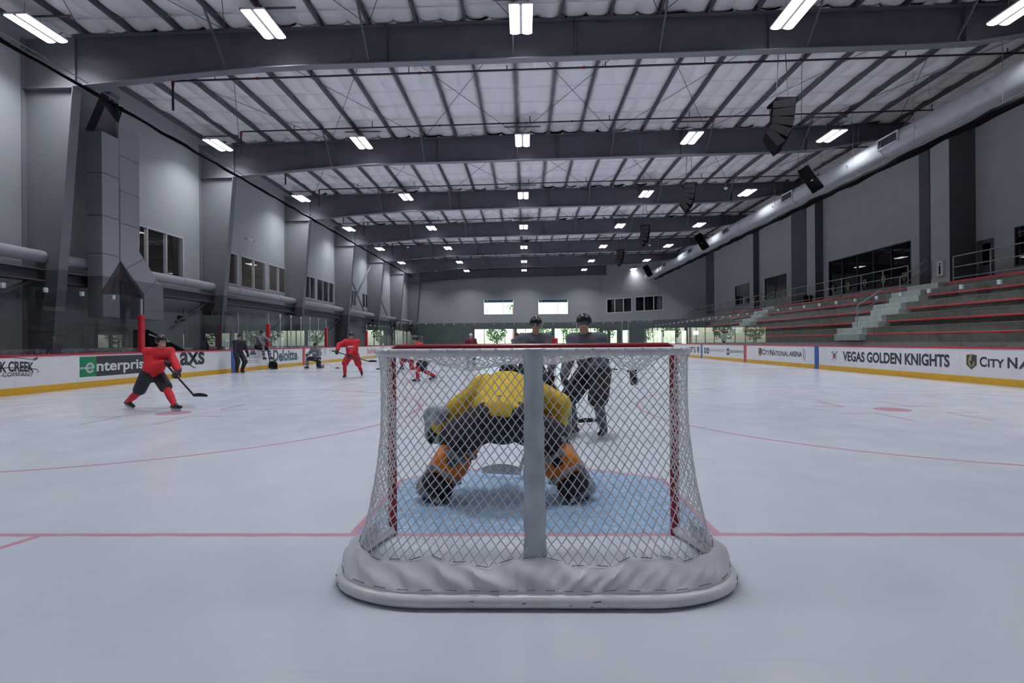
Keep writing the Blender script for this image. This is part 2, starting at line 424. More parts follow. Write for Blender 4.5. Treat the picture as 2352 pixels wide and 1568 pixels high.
def lquad(x0, x1, yt, yb, m, name='print', lift=-.002):
    A = onX(x0, yb, XLf); T = onX(x0, yt, XLf); B = onX(x1, yb, XLf); w_, h = B.y-A.y, T.z-A.z
    return flat([(0,0),(w_,0),(w_,h),(0,h)], m, B_L, A, RL, UP, name, lift), A, w_, h
# stripes where the blue and red lines climb the boards
def stripe(bd, X, side, y, m):
    d = .006*(-side); mb = MB().box((X+d-.014*side, y-.15, .001), (X+d*0+.0*side, y+.15, BH-.05)); mb.build('line_stripe', m, bd)
for y, m in ((19.66, BLUEP), (27.1, REDP), (34.54, BLUEP)):
    stripe(B_L, XL, -1, y, m); stripe(B_R, XR, 1, y, m)
# left boards, from the near end
ltext('ROCK CREEK', -46, 78, 832, 858, INK, .034, .05)
ltext('CATTLE COMPANY', -58, 77, 859.5, 870, INK, .0, .04)
P = onX(-80, 866, XLf); w_ = onX(86, 855, XLf).y-P.y
def lcurve(v0, drop, u0, u1, wd, m, n=18): stroke([(u0+(u1-u0)*i/n, v0-drop*(2*i/n-1)**2) for i in range(n+1)], wd, m, B_L, P, RL, UP)
lcurve(.44, .10, 0, w_*.97, .018, INKM); lcurve(.175, .09, 0, w_, .02, INKM); lcurve(-.03, .05, w_*.12, w_*.9, .009, INK)
stroke([(w_, .085), (w_+.03, .05), (w_+.02, .01), (w_-.01, .0)], .02, INKM, B_L, P, RL, UP)
flat([(w_*.93,.365),(w_*.99,.35),(w_+.02,.39),(w_*.99,.46),(w_*.985,.41),(w_*.95,.40)], INKM, B_L, P, RL, UP)       # small bird at the end of the scroll
q, A, bw, bh = lquad(183, 221.5, 819.5, 866.5, INKGR)
lquad(221.5, 352, 817.5, 864.2, INK)
ltext('nterprise', 222, 345, 829, 860.5, INKW, .022)
cx, cy, r = bw*.62, bh*.44, bh*.23                                      # the ring-shaped white e with its long bar
for rr_, wd in ((r, .035), (r*.68, .016)): stroke([(cx+rr_*math.cos(math.radians(a)), cy+rr_*math.sin(math.radians(a))) for a in range(0, 331, 15)], wd, INKW, B_L, A, RL, UP)
for dv in (-.017, .017): stroke([(0, cy+dv), (cx+r, cy+dv)], .018, INKW, B_L, A, RL, UP)
ltext('axs', 413.5, 470, 809, 840, INK, .028)
A = onX(413.5, 840, XLf); B = onX(470, 835, XLf); ww = B.y-A.y
flat([(ww*.33,.02),(ww*.40,.02),(ww*.64,-.14),(ww*.58,-.14)], INK, B_L, A, RL, UP)                      # the long tail of the x
flat([(ww*.47,.20),(ww*.60,.43),(ww*.66,.43),(ww*.50,.20)], INK, B_L, A, RL, UP)
A = onX(573, 815, XLf)
flat([(0,0),(.2,.26),(.32,.12),(.4,.3),(.62,0)], INKT, B_L, A, RL, UP)                                    # small mountain emblem
ltext('SUMMERLIN', 556, 601, 818, 824, INKG, 0)
for yy_ in (828, 832.5): lquad(566, 592, yy_, yy_+1, INKG)
ltext('Deloitte', 627.5, 683, 803.5, 831, INKT, .032)
A = onX(684, 824.5, XLf); flat([(.06+.06*math.cos(a*PI/5), .05+.06*math.sin(a*PI/5)) for a in range(10)], INKLG, B_L, A, RL, UP)
for i, x in enumerate((744.5, 747.5)):
    A = onX(x, 814+3*i, XLf); B = onX(x, 799+3*i, XLf); flat([(0,0),(.05,0),(.11,B.z-A.z),(.06,B.z-A.z)], INKB, B_L, A, RL, UP)
ltext('WELCOME', 757, 774, 802, 808.5, INKG, 0.005)
ltext('StubHub', 843, 863, 800, 812, INKR, .012)
for i in range(3): lquad(872+(0, 1, 7)[i], 882, 798+3.6*i, 799.4+3.6*i, INKR)
# right boards, from the near end
def shield(x0, x1, yt, yb):
    A = onX(x0, yb, XRf); T = onX(x0, yt, XRf); B = onX(x1, yb, XRf); w_, h = A.y-B.y, T.z-A.z
    sh = lambda k, v0=0: [(w_*(.5-.5*k), h*(.93-.03*(1-k)*4)), (w_*.5, h*(1-.02*(1-k)*4)) if k == 1 else (w_*.5, h*.93), (w_*(.5+.5*k), h*(.93-.03*(1-k)*4)), (w_*(.5+.5*k), h*(.3+v0)), (w_*.5, h*(.0+.12*(1-k)*2)), (w_*(.5-.5*k), h*(.3+v0))]
    for k, m, l in ((1, INKGD, -.002), (.88, INK, 0)): flat(sh(k), m, B_R, A, RR, UP, 'emblem', l)
    flat([(w_*.2,h*.5),(w_*.24,h*.72),(w_*.38,h*.9),(w_*.5,h*.95),(w_*.5,h*.6),(w_*.3,h*.55),(w_*.5,h*.2),(w_*.42,h*.16),(w_*.24,h*.3)], INKGD, B_R, A, RR, UP, 'emblem', .001)
    flat([(w_*.8,h*.5),(w_*.76,h*.3),(w_*.58,h*.16),(w_*.53,h*.2),(w_*.72,h*.55)], INKGD, B_R, A, RR, UP, 'emblem', .001)
A = onX(1908, 832, XRf); w_ = A.y-onX(1925, 832, XRf).y; h = onX(1908, 801, XRf).z-A.z
c0 = (w_/2, h*.5)
for k in range(8):
    a = PI/2+k*PI/4; L_ = h*(.5 if k % 4 == 0 else .36 if k % 2 == 0 else .47); b_ = .035
    flat([(c0[0]-b_*math.sin(a), c0[1]+b_*math.cos(a)), (c0[0]+b_*math.sin(a), c0[1]-b_*math.cos(a)), (c0[0]+L_*math.cos(a), c0[1]+L_*math.sin(a))], INKG if k % 2 == 0 else INK, B_R, A, RR, UP, 'emblem', .0005*k)
for a in (45, 135):
    a = math.radians(a); stroke([(c0[0]+.22*math.cos(a)-.06*math.sin(a), c0[1]+.22*math.sin(a)+.06*math.cos(a)), (c0[0]+.22*math.cos(a)+.06*math.sin(a), c0[1]+.22*math.sin(a)-.06*math.cos(a))], .03, INK, B_R, A, RR, UP, 'emblem', .004)
flat([(c0[0]+.06*math.cos(k*PI/4)*(1.6 if k % 2 == 0 else .6), c0[1]+.06*math.sin(k*PI/4)*(1.6 if k % 2 == 0 else .6)) for k in range(8)], INKR, B_R, A, RR, UP, 'emblem', .006)
rtext('VEGAS GOLDEN KNIGHTS', 1936, 2181, 806.5, 829, INK, .036)
shield(2219, 2244, 812, 848)
rtext('C', 2250, 2267, 818.5, 842, INK, .03); rtext('ITY', 2269, 2307, 824, 843, INK, .03); rtext('N', 2314, 2337, 820, 845.5, INK, .03); rtext('ATIONAL', 2339, 2560, 827, 847, INK, .03)
shield(1742, 1749.5, 798, 818)
rtext('C', 1750, 1756, 801.5, 814.5, INK, .03); rtext('ITY', 1756.5, 1767, 804.5, 815, INK, .02); rtext('N', 1768.5, 1776, 802.5, 816, INK, .03); rtext('ATIONAL', 1776.5, 1811, 805.5, 816.5, INK, .02); rtext('ARENA', 1813, 1842, 806.5, 818, INK, .025)
for i, x in enumerate((1844.5, 1848)):
    A = onX(x, 826+3*i, XRf); B = onX(x, 799+3.5*i, XRf); stroke([(.04, 0), (0.0, B.z-A.z)], .035, INKB, B_R, A, RR, UP)
rtext('@GOLDENKNIGHTS', 1677, 1708, 803.5, 811, INK, .012); rtext('@VEGASGOLDENKNIGHTS', 1629, 1664.5, 800.5, 808, INKG, .012)
for x0, x1, yt, yb in ((1669, 1675, 799.5, 815), (1617, 1622, 798, 811.5), (1623, 1628.5, 798.3, 811.8)):
    A = onX(x0, yb, XRf); T = onX(x0, yt, XRf); B = onX(x1, yb, XRf); w_, h = A.y-B.y, T.z-A.z
    flat([(w_*.2,0),(w_*.8,0),(w_,h*.15),(w_,h*.85),(w_*.8,h),(w_*.2,h),(0,h*.85),(0,h*.15)], INK, B_R, A, RR, UP, 'icon', -.001)
    if x0 == 1617: put_text('f', INKW, B_R, A+RR*(w_*.3)+UP*(h*.1), RR, UP, w_*.4, h*.8, .03)
    elif x0 == 1623: stroke([(w_*(.5+.25*math.cos(a*PI/8)), h*(.5+.2*math.sin(a*PI/8))) for a in range(17)], .05, INKW, B_R, A, RR, UP, 'icon', .001)
    else: flat([(w_*.2,h*.35),(w_*.5,h*.28),(w_*.75,h*.5),(w_*.8,h*.68),(w_*.6,h*.7),(w_*.5,h*.55),(w_*.25,h*.7)], INKW, B_R, A, RR, UP, 'icon', .001)
rtext('VEGAS GOLDEN KNIGHTS', 1492, 1598, 793.5, 803, INK, .02); shield(1601, 1606, 795, 811)

# ------------------------------------------------------------------ rink glass
def glass_run(name, label, pts, ztop, step=1.22, clips=True, posts=False):
    P = [V((x, y, 0)) for x, y in pts]; root = thing(name, V((P[0].x, P[0].y, BH)), label, 'rink glass')
    cum = [0]
    for a, b in zip(P, P[1:]): cum.append(cum[-1]+(b-a).length)
    L = cum[-1]; n = max(1, round(L/step))
    def at(s):
        for i in range(len(P)-1):
            if s <= cum[i+1]+1e-6: return P[i].lerp(P[i+1], (s-cum[i])/(cum[i+1]-cum[i]))
        return P[-1].copy()
    for i in range(n):
        a, b = at(L*i/n), at(L*(i+1)/n); d = (b-a).normalized(); q = V((d.y, -d.x, 0))*.006; a = a+d*.006; b = b-d*.006
        mb = MB(); lo, hi = V((0,0,BH)), V((0,0,ztop))
        mb.add([a-q+lo, b-q+lo, b+q+lo, a+q+lo, a-q+hi, b-q+hi, b+q+hi, a+q+hi], [(0,3,2,1),(4,5,6,7),(0,1,5,4),(1,2,6,5),(2,3,7,6),(3,0,4,7)])
        mb.build('glass_panel', GLASS, root)
        if clips and i > 0:
            c = at(L*i/n); mb = MB(); e = V((0,0,1)); q2 = q*4
            for sg in (-1, 1): mb.bar(c-d*.05+q2*sg+e*(ztop-.05), c+d*.05+q2*sg+e*(ztop-.05), .012, .13)
            mb.tube([c-q2*1.3+e*(ztop-.06), c+q2*1.3+e*(ztop-.06)], .018, 6)
            mb.build('clip', CLIP, root)
        if posts and i > 0:
            c = at(L*i/n); MB().box((c.x-.025, c.y-.025, BH), (c.x+.025, c.y+.025, ztop)).build('post', POST, root)
    return root
GX, GL_, GZ = XR+.06, XL-.06, 2.9
YP = [onX(332, 780, XL).y, onX(617, 780, XL).y, onX(752, 780, XL).y, onX(843, 780, XL).y]
glass_run('rink_glass', 'clear rink glass with silver clips in front of the bleachers', [(GX, YN+RC), (GX, YF-RC)], GZ)
glass_run('rink_glass', 'curved clear glass at the far corner beside the bleachers', arc(XR-RC, YF-RC, 0, 90, RC+.06, 10), 3.5)
glass_run('rink_glass', 'tall clear glass across the far end of the rink', [(XR-RC, YF+.06), (XL+RC, YF+.06)], 3.5)
glass_run('rink_glass', 'curved clear glass at the far corner beside the benches', arc(XL+RC, YF-RC, 90, 180, RC+.06, 10), 3.5)
glass_run('rink_glass', 'clear rink glass beyond the farthest red padded post', [(GL_, YF-RC), (GL_, YP[3]+.1)], GZ)
glass_run('rink_glass', 'clear glass between the two bench openings, at the timekeeper box', [(GL_, YP[2]-.1), (GL_, YP[1]+.1)], GZ, posts=True)
glass_run('rink_glass', 'clear rink glass in front of the big angular wall duct', [(GL_, YP[0]-.1), (GL_, YN+RC)], GZ)
glass_run('rink_glass', 'curved clear glass at the near corner before the left wall', arc(XL+RC, YN+RC, 180, 235, RC+.06, 8), GZ)
# far end and corner posts
for k, (px, top) in enumerate(((912, 3.5), (922, 3.5))):
    p = onY(px, 760, YF+.12)
    tag(MB().bbox((p.x-.05, p.y-.05, 0), (p.x+.05, p.y+.05, 3.75), .01).build('glass_support', POST), ('slim silver glass support at the far end, beside the corner', 'slim silver glass support at the far end, next one along')[k], 'post', 'silver supports at the far end')
for k, (px, t_) in enumerate(((1429, 0), (1443, 0))):
    p = onY(px, 760, YF+.12)
    tag(MB().bbox((p.x-.05, p.y-.05, 0), (p.x+.05, p.y+.05, 3.75), .01).build('glass_support', POST), ('silver support at the far end left of the doorway posts', 'silver support at the far end closer to the bleachers')[k], 'post', 'silver supports at the far end')
# red padded posts at the bench openings
for k, y in enumerate(YP):
    s_ = (-.07, .07, -.07, .07)[k]
    lab = ('tall red padded post beside the blurred red skater', 'red padded post beside the player sitting on the boards', 'narrow red padded post at the end of the middle glass', 'red padded post behind the standing red player')[k]
    r = thing('padded_post', V((GL_, y+s_, BH)), lab, 'post', 'red padded posts')
    MB().bbox((GL_-.09, y+s_-.09, BH), (GL_+.09, y+s_+.09, 2.35), .03).build('pad', REDPAD, r)
    MB().box((GL_-.03, y+s_-.03, 2.35), (GL_+.03, y+s_+.03, GZ)).build('post', POST, r)

# ------------------------------------------------------------------ walls
def wallseg(name, P0, P1, z0, z1, ops, th, m, label, nsign=1, parent=None):
    """vertical wall from P0 to P1 with rectangular openings ops=(u0,u1,za,zb); thickness goes to nsign*left normal"""
    P0, P1 = V((P0[0], P0[1], 0)), V((P1[0], P1[1], 0)); d = (P1-P0).normalized(); L = (P1-P0).length; nn = V((-d.y, d.x, 0))*nsign*th
    us = sorted({0, L, *[min(max(o[0], 0), L) for o in ops], *[min(max(o[1], 0), L) for o in ops]}); zs = sorted({z0, z1, *[o[2] for o in ops], *[o[3] for o in ops]})
    us = [u for i, u in enumerate(us) if i == 0 or u-us[i-1] > 1e-4]; mb = MB()
    hole = lambda u, z: any(o[0] < u < o[1] and o[2] < z < o[3] for o in ops)
    for a, b in zip(us, us[1:]):
        z = z0
        for c, e in zip(zs, zs[1:]):
            if hole((a+b)/2, (c+e)/2): continue
            A, B = P0+d*a, P0+d*b
            mb.add([A+V((0,0,c)), B+V((0,0,c)), B+nn+V((0,0,c)), A+nn+V((0,0,c)), A+V((0,0,e)), B+V((0,0,e)), B+nn+V((0,0,e)), A+nn+V((0,0,e))],
                   [(0,3,2,1),(4,5,6,7),(0,1,5,4),(1,2,6,5),(2,3,7,6),(3,0,4,7)])
    return tag(mb.build(name, m, parent), label, None, kind='structure')
WN = [0]
def window(P0, d, u0, u1, z0, z1, nn, label, cols=1, rows=1, fm=WHF, gm=WGLASS, fw=.06, dep=.12, colpos=None, name='window'):
    """window_<n>: frame bars and one pane per light, set into the wall"""
    WN[0] += 1; P0 = V((P0[0], P0[1], 0)); A = P0+d*u0
    r = thing(f'{name}_{WN[0]}', A+V((0,0,z0)), label, None, kind='structure')
    cs = colpos or [u0+(u1-u0)*i/cols for i in range(cols+1)]; rs = [z0+(z1-z0)*i/rows for i in range(rows+1)]
    def bb(ua, ub, za, zb, n0, n1, nm, m):
        a, b = P0+d*ua, P0+d*ub; mb = MB()
        vs_ = []
        for z in (za, zb): vs_ += [a+nn*n0+V((0,0,z)), b+nn*n0+V((0,0,z)), b+nn*n1+V((0,0,z)), a+nn*n1+V((0,0,z))]
        mb.add(vs_, [(0,3,2,1),(4,5,6,7),(0,1,5,4),(1,2,6,5),(2,3,7,6),(3,0,4,7)]); return mb.build(nm, m, r)
    for i, u in enumerate(cs): bb(u-fw/2 if 0 < i < len(cs)-1 else (u if i == 0 else u-fw), u+fw/2 if 0 < i < len(cs)-1 else (u+fw if i == 0 else u), z0, z1, -.02, dep, 'window_frame', fm)
    for i, z in enumerate(rs): bb(u0+fw, u1-fw, z-fw/2 if 0 < i < len(rs)-1 else (z if i == 0 else z-fw), z+fw/2 if 0 < i < len(rs)-1 else (z+fw if i == 0 else z), -.015, dep-.005, 'window_frame', fm)
    for a, b in zip(cs, cs[1:]):
        for c, e in zip(rs, rs[1:]): bb(a+fw*.4, b-fw*.4, c+fw*.4, e-fw*.4, .04, .05, 'pane', gm)
    return r
XW, XRW, YB, YFW, ZT = -16.25, 21.7, -9.5, 67.6, 12.6
def colY(k): return 12.9+9*k
# left wall: openings from the photograph, on the wall plane
def lw(px0, px1, pyt, pyb):
    a = onX(px0, pyb, XW); b = onX(px1, pyb, XW); t_ = onX(px0, pyt, XW)
    return (a.y-YB, b.y-YB, a.z, t_.z)
LWIN = [lw(290, 422, 505, 616), lw(519, 546.5, 575, 651), lw(553, 611, 585, 659), lw(617, 661, 604.5, 667), lw(700, 724.5, 630, 684), lw(728, 768, 638, 690), lw(806, 818, 664, 702), lw(832, 848, 672, 706)]
lbl = ['three-light upper window beside the big angular duct', 'narrow upper window with a warm glow behind the second column', 'two-light upper window with a lamp showing inside', 'upper window with a wall lamp, before the third column', 'two-light upper window just beyond the third column', 'three-light upper window before the fourth column', 'small upper window behind the crossed braces', 'small dark upper window behind the crossed braces, next along']
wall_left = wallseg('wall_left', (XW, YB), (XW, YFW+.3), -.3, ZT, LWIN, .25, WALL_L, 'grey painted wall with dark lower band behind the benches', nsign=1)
dY = V((0,1,0)); nL = V((-1,0,0))
for o, l, c in zip(LWIN, lbl, (3, 1, 2, 2, 2, 3, 2, 2)):
    window((XW, YB), dY, o[0], o[1], o[2], o[3], nL, l, cols=c, fm=WHF, gm=WGLASS, fw=.07)
# rooms upstairs behind those windows
def room(name, x0, x1, y0, y1, z0, z1, m, label, lamps=(), mb_=None):
    r = thing(name, V(((x0+x1)/2, y0, z0)), label, None, kind='structure'); t_ = .1
    MB().box((x0, y0, z0-t_), (x1, y1, z0)).build('room_floor', ROOM, r); MB().box((x0, y0, z1), (x1, y1, z1+t_)).build('room_ceiling', ROOM, r)
    far = x0 if abs(x0) > abs(x1) else x1; MB().box((far-t_, y0, z0), (far+t_, y1, z1)).build('room_wall', mb_ or m, r)
    MB().box((x0, y0-t_, z0), (x1, y0, z1)).build('room_wall', m, r); MB().box((x0, y1, z0), (x1, y1+t_, z1)).build('room_wall', m, r)
    for (x, y, w_, l_) in lamps: MB().bbox((x-w_/2, y-l_/2, z1-.07), (x+w_/2, y+l_/2, z1-.02), .01).build('room_lamp', DIMLENS, r)
room('wall_room', -20.5, XW-.26, 14.2, 21.3, 4.3, 7.4, ROOM, 'dim room behind the upper window beside the duct', [(-18, 16.6, .3, 1.2)])
room('wall_room', -20.5, XW-.26, 21.6, 23.9, 4.3, 7.4, ROOMW, 'warm lit room behind the narrow upper window', [(-17.6, 23, .5, .8)])
room('wall_room', -20.5, XW-.26, 24.1, 31.4, 4.3, 7.4, ROOM, 'dark room with maroon wall behind the upper windows', [(-18, 25.6, .3, 1.0), (-18, 29.6, .3, 1.0)], ROOMM)
room('wall_room', -20.5, XW-.26, 31.7, 56.5, 4.0, 7.4, ROOM, 'dark maroon room behind the farther upper windows', [], ROOMM)

# right wall
def rw(px0, px1, pyt, pyb):
    a = onX(px0, pyb, XRW); b = onX(px1, pyb, XRW); t_ = onX(px1, pyt, XRW)
    return (b.y-YB, a.y-YB, b.z, t_.z)
YRE = 58.1
RWIN = [rw(1904, 2093, 551, 652), rw(1757, 1807, 627, 681), rw(2331, 2480, 487, 589)]
RW3 = rw(1689, 1722, 649, 698)
LOWR = [(onX(p1, 780, XRW).y-YB, onX(p0, 780, XRW).y-YB, .35, 2.55) for p0, p1 in ((1628, 1640), (1642, 1656))]
wallseg('wall_right', (XRW, YB), (XRW, YRE), -.3, ZT, RWIN+[RW3]+LOWR, .25, WALL_R, 'grey wall behind the bleachers', nsign=-1)
nR = V((1,0,0))
for o, l, c in zip(RWIN+[RW3], ['long black window above the bleacher walkway', 'square black window above the walkway, past the big pilaster', 'black window nearest the camera above the bleachers', 'dark doorway window at the far end of the walkway'], (5, 2, 3, 1)):
    wr_ = window((XRW, YB), dY, o[0], o[1], o[2], o[3], nR, l, cols=c, fm=DKF, gm=TGLASS, fw=.05)
    if c == 5: WIN_LONG = wr_
for i, o in enumerate(LOWR): window((XRW, YB), dY, o[0], o[1], o[2], o[3], nR, ('low bright window past the end of the bleachers', 'low bright window right beside the end of the bleachers')[i], cols=1, fm=DKF)
for i, (o, l) in enumerate(zip(RWIN+[RW3], ('long black window', 'square black window', 'nearest black window', 'doorway window'))):
    room('wall_room', XRW+.26, XRW+4, YB+o[0]-.6, YB+o[1]+.6, 3.7, 8.2, ROOMB, f'unlit room behind the {l} over the bleachers')
# gold emblem prints low on the long black window
Wy0, Wy1, Wz = YB+RWIN[0][0], YB+RWIN[0][1], RWIN[0][2]
r = WIN_LONG
for i in range(5):
    y = Wy1-.5-(Wy1-Wy0-1)*i/4; z = Wz+.42
    flat([(0,0),(.16,-.22),(.32,0),(.32,.3),(0,.3)], INKGD, r, V((XRW-.025, y+.16, z)), RR, UP, 'emblem')
    flat([(.06,.04),(.16,-.1),(.26,.04),(.26,.24),(.06,.24)], INK, r, V((XRW-.027, y+.16, z)), RR, UP, 'emblem')
# pilasters boxed around the columns of the right wall
for i, (p0, p1, xp, l) in enumerate(((2138, 2182, 20.46, 'wide pilaster boxed around a column by the walkway gap'), (1853, 1872.5, 21.13, 'slim pilaster between the long window and the square window'), (1722, 1730, 21.17, 'slim pilaster between the square window and the doorway window'))):
    ya, yb = onX(p1, 600, xp).y, onX(p0, 600, xp).y
    r = thing('trim_pilaster', V((xp, ya, 3.7)), l, None, kind='structure')
    MB().box((xp, ya+.02, 3.7), (xp+.03, yb, ZT)).build('front_panel', WALL_R, r)
    MB().box((xp, ya, 3.7), (XRW, ya+.02, ZT)).build('side_panel', DARKP, r); MB().box((xp+.03, yb-.02, 3.7), (XRW, yb, ZT)).build('side_panel', DARKP, r)
for i, (p0, p1, l) in enumerate(((2114, 2138, 'dark wall strip beyond the wide pilaster'), (1819, 1853, 'dark wall strip beyond the slim pilaster'), (1735, 1743, 'narrow dark wall strip before the square window'), (1612, 1640, 'dark strip at the wall end beside the far staircase'))):
    ya, yb = onX(p1, 600, XRW).y, min(onX(p0, 600, XRW).y, YRE-.05)
    tag(MB().box((XRW-.05, ya, 2.7 if i == 3 else 3.7), (XRW, yb, ZT)).build('dark_strip', DARKP), l, None, kind='structure')  # thin flush panels in a darker tone than the wall
# door and cabinet at the top walkway
a = onX(2284, 640, XRW); b = onX(2246, 640, XRW)
r = thing('door_1', V((XRW, a.y, 3.73)), 'grey door with a dark glass light above the near bleachers', None, kind='structure')
MB().bbox((XRW-.06, a.y, 3.73), (XRW, b.y, 5.95), .01).build('door_leaf', pm('door_grey', (96,98,104), .6), r)
MB().bbox((XRW-.08, a.y+.12, 4.75), (XRW-.055, b.y-.35, 5.75), .005).build('door_light', BLACK2, r)
MB().tube([(XRW-.1, b.y-.12, 4.6), (XRW-.1, b.y-.12, 4.9)], .015, 6).build('door_handle', POST, r)
a = onX(2171, 632, XRW-1.25); b = onX(2157, 600, XRW-1.25)
r = thing('extinguisher_cabinet', V((XRW-1.3, a.y, a.z)), 'white extinguisher cabinet on the wide pilaster behind the railing', 'cabinet')
xx = 20.46
a = onX(2171, 632, xx); b = onX(2157, 600, xx)
MB().bbox((xx-.12, a.y, a.z), (xx, b.y, b.z), .01).build('body', WHITEP, r); ym = (a.y+b.y)/2
MB().box((xx-.128, ym-.05, a.z+.08), (xx-.118, ym+.05, a.z+.5)).build('slot', BLACK, r); MB().tube([(xx-.13, ym, a.z+.58), (xx-.115, ym, a.z+.58)], .05, 10).build('lock', BLACK, r)

# far wall: straight part and the angled part towards the bleachers
def fw(px0, px1, pyt, pyb):
    a = onY(px0, pyb, YFW); b = onY(px1, pyt, YFW); return (a.x-XW, b.x-XW, max(a.z, 0), b.z)
FW = [fw(1111, 1180, 687.5, 722.5), fw(1236, 1305, 687, 722)]
FWLOW = [(onY(925, 780, YFW).x-XW, onY(933, 780, YFW).x-XW, .2, 2.6), (onY(941, 780, YFW).x-XW, onY(951, 780, YFW).x-XW, .2, 2.6),
         (onY(1089, 780, YFW).x-XW, onY(1183, 780, YFW).x-XW, .0, 3.2), (onY(1186, 780, YFW).x-XW, onY(1268, 780, YFW).x-XW, .0, 3.2), (onY(1273, 780, YFW).x-XW, onY(1378, 780, YFW).x-XW, .0, 3.2)]
XA = 10.6
wallseg('wall_far', (XW, YFW), (XA, YFW), -.3, ZT, FW+FWLOW, .25, WALL_F, 'grey end wall of the hall with two bright upper windows', nsign=1)
dX = V((1,0,0)); nF = V((0,1,0))
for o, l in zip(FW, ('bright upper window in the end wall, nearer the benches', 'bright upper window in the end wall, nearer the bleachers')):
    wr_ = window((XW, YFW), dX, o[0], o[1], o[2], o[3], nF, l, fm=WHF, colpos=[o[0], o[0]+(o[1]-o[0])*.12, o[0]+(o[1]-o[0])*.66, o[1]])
    MB().box((XW+o[0]+.08, YFW+.07, o[3]-.42), (XW+o[1]-.08, YFW+.09, o[3]-.06)).build('backing', pm('blue_glass_tint', (92,124,150), .7), wr_)  # blue-grey sheet puts in the bluish reflection and tint of the upper glass
for o, l, c in zip(FWLOW, ('slim low window in the far corner, outer one', 'slim low window in the far corner, inner one', 'glazed lobby front behind the man in the white cap', 'glazed lobby front behind the goal', 'glazed lobby front behind the standing dark player'), (1, 2, 4, 4, 5)):
    window((XW, YFW), dX, o[0], o[1], o[2], o[3], nF, l, cols=c, fm=DKF, fw=.07)
PA, PB = V((XA, YFW, 0)), V((XRW, YRE, 0)); dA = (PB-PA).normalized(); nA = V((-dA.y, dA.x, 0))
def aw(px0, px1, pyt, pyb):
    a = onP(px0, pyb, PA, nA); b = onP(px1, pyt, PA, nA); a2 = onP(px0, pyt, PA, nA)
    return ((a-PA).dot(dA), (b-PA).dot(dA), max(a.z, 0), a2.z)
AW = [aw(1393, 1452, 686, 720), aw(1458, 1524, 681, 716)]
AWL = [aw(1384, 1397, 757, 800), aw(1400, 1418, 757, 800), aw(1426, 1446, 757, 800), aw(1482, 1520, 758, 800), aw(1523, 1552, 758, 800), aw(1556, 1578, 758, 800), aw(1590, 1606, 758, 800)]
wallseg('wall_far_angled', PA, PB, -.3, ZT, AW+AWL, .25, WALL_F, 'angled grey wall with two rows of black panes', nsign=1)
for o, l in zip(AW, ('three black panes high on the angled wall, nearer the goal', 'three black panes high on the angled wall, nearer the bleachers')):
    window(PA, dA, o[0], o[1], o[2], o[3], nA, l, cols=3, fm=WHF, gm=TGLASS, fw=.14)
    a, b = PA+dA*o[0]+nA*.3, PA+dA*o[1]+nA*.3
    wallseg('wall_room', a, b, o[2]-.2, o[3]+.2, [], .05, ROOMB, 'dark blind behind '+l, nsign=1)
for i, o in enumerate(AWL): window(PA, dA, o[0], o[1], o[2], o[3], nA, 'low bright lobby window under the angled wall, number %s from the goal side' % ('one','two','three','four','five','six','seven')[i], cols=1 if o[1]-o[0] < 1.8 else 2, fm=DKF, fw=.08)
# near wall behind the camera
wallseg('wall_near', (XRW, YB), (XW, YB), -.3, ZT, [], .25, WALL_R, 'grey wall at the near end of the hall', nsign=1)
# stairs rail at the angled wall
a, b = onP(1560, 738, PA-nA*.3, nA), onP(1607, 704, PA-nA*.3, nA)
r = thing('stair_railing', a, 'dark stair railing climbing the angled wall at the far corner', 'railing')
for dz in (0, .14): MB().tube([a+V((0,0,dz)), b+V((0,0,dz))], .03, 6).build('handrail', RAIL, r)
for i in range(9):
    p = a.lerp(b, i/8); MB().tube([p, p-V((0,0,.95*i/8+.05))], .018, 6).build('baluster', RAIL, r)

# ------------------------------------------------------------------ roof
ZR = lambda x: 11.53+.016*x          # underside of the purlins
ceiling = tag(MB().add([(XW, YB, ZR(XW)+.32), (XRW, YB, ZR(XRW)+.32), (XRW, YFW, ZR(XRW)+.32), (XW, YFW, ZR(XW)+.32), (XW, YB, ZR(XW)+.6), (XRW, YB, ZR(XRW)+.6), (XRW, YFW, ZR(XRW)+.6), (XW, YFW, ZR(XW)+.6)],
    [(0,3,2,1),(4,5,6,7),(0,1,5,4),(1,2,6,5),(2,3,7,6),(3,0,4,7)]).build('ceiling', INSUL), 'white insulated roof with dark purlins', None, kind='structure')
SP = 1.54; X0 = -.35
xs = [X0+SP*i for i in range(-10, 15)]
xs = [x for x in xs if XW+.1 < x < XRW-.1]
cl = ceiling.location
pl = None
for x in xs:
    if pl is None:
        mb = MB(); L0, L1 = YB+.05-cl.y, YFW-.05-cl.y
        mb.box((-.035, L0, 0), (.035, L1, .02)); mb.box((-.006, L0, 0), (.006, L1, .24)); me = mb.mesh('purlin'); me.materials.append(PURL)
        pl = True
    o = bpy.data.objects.new('purlin', me); COL.objects.link(o); o.parent = ceiling; o.location = V((x-cl.x, 0, ZR(x)-cl.z))
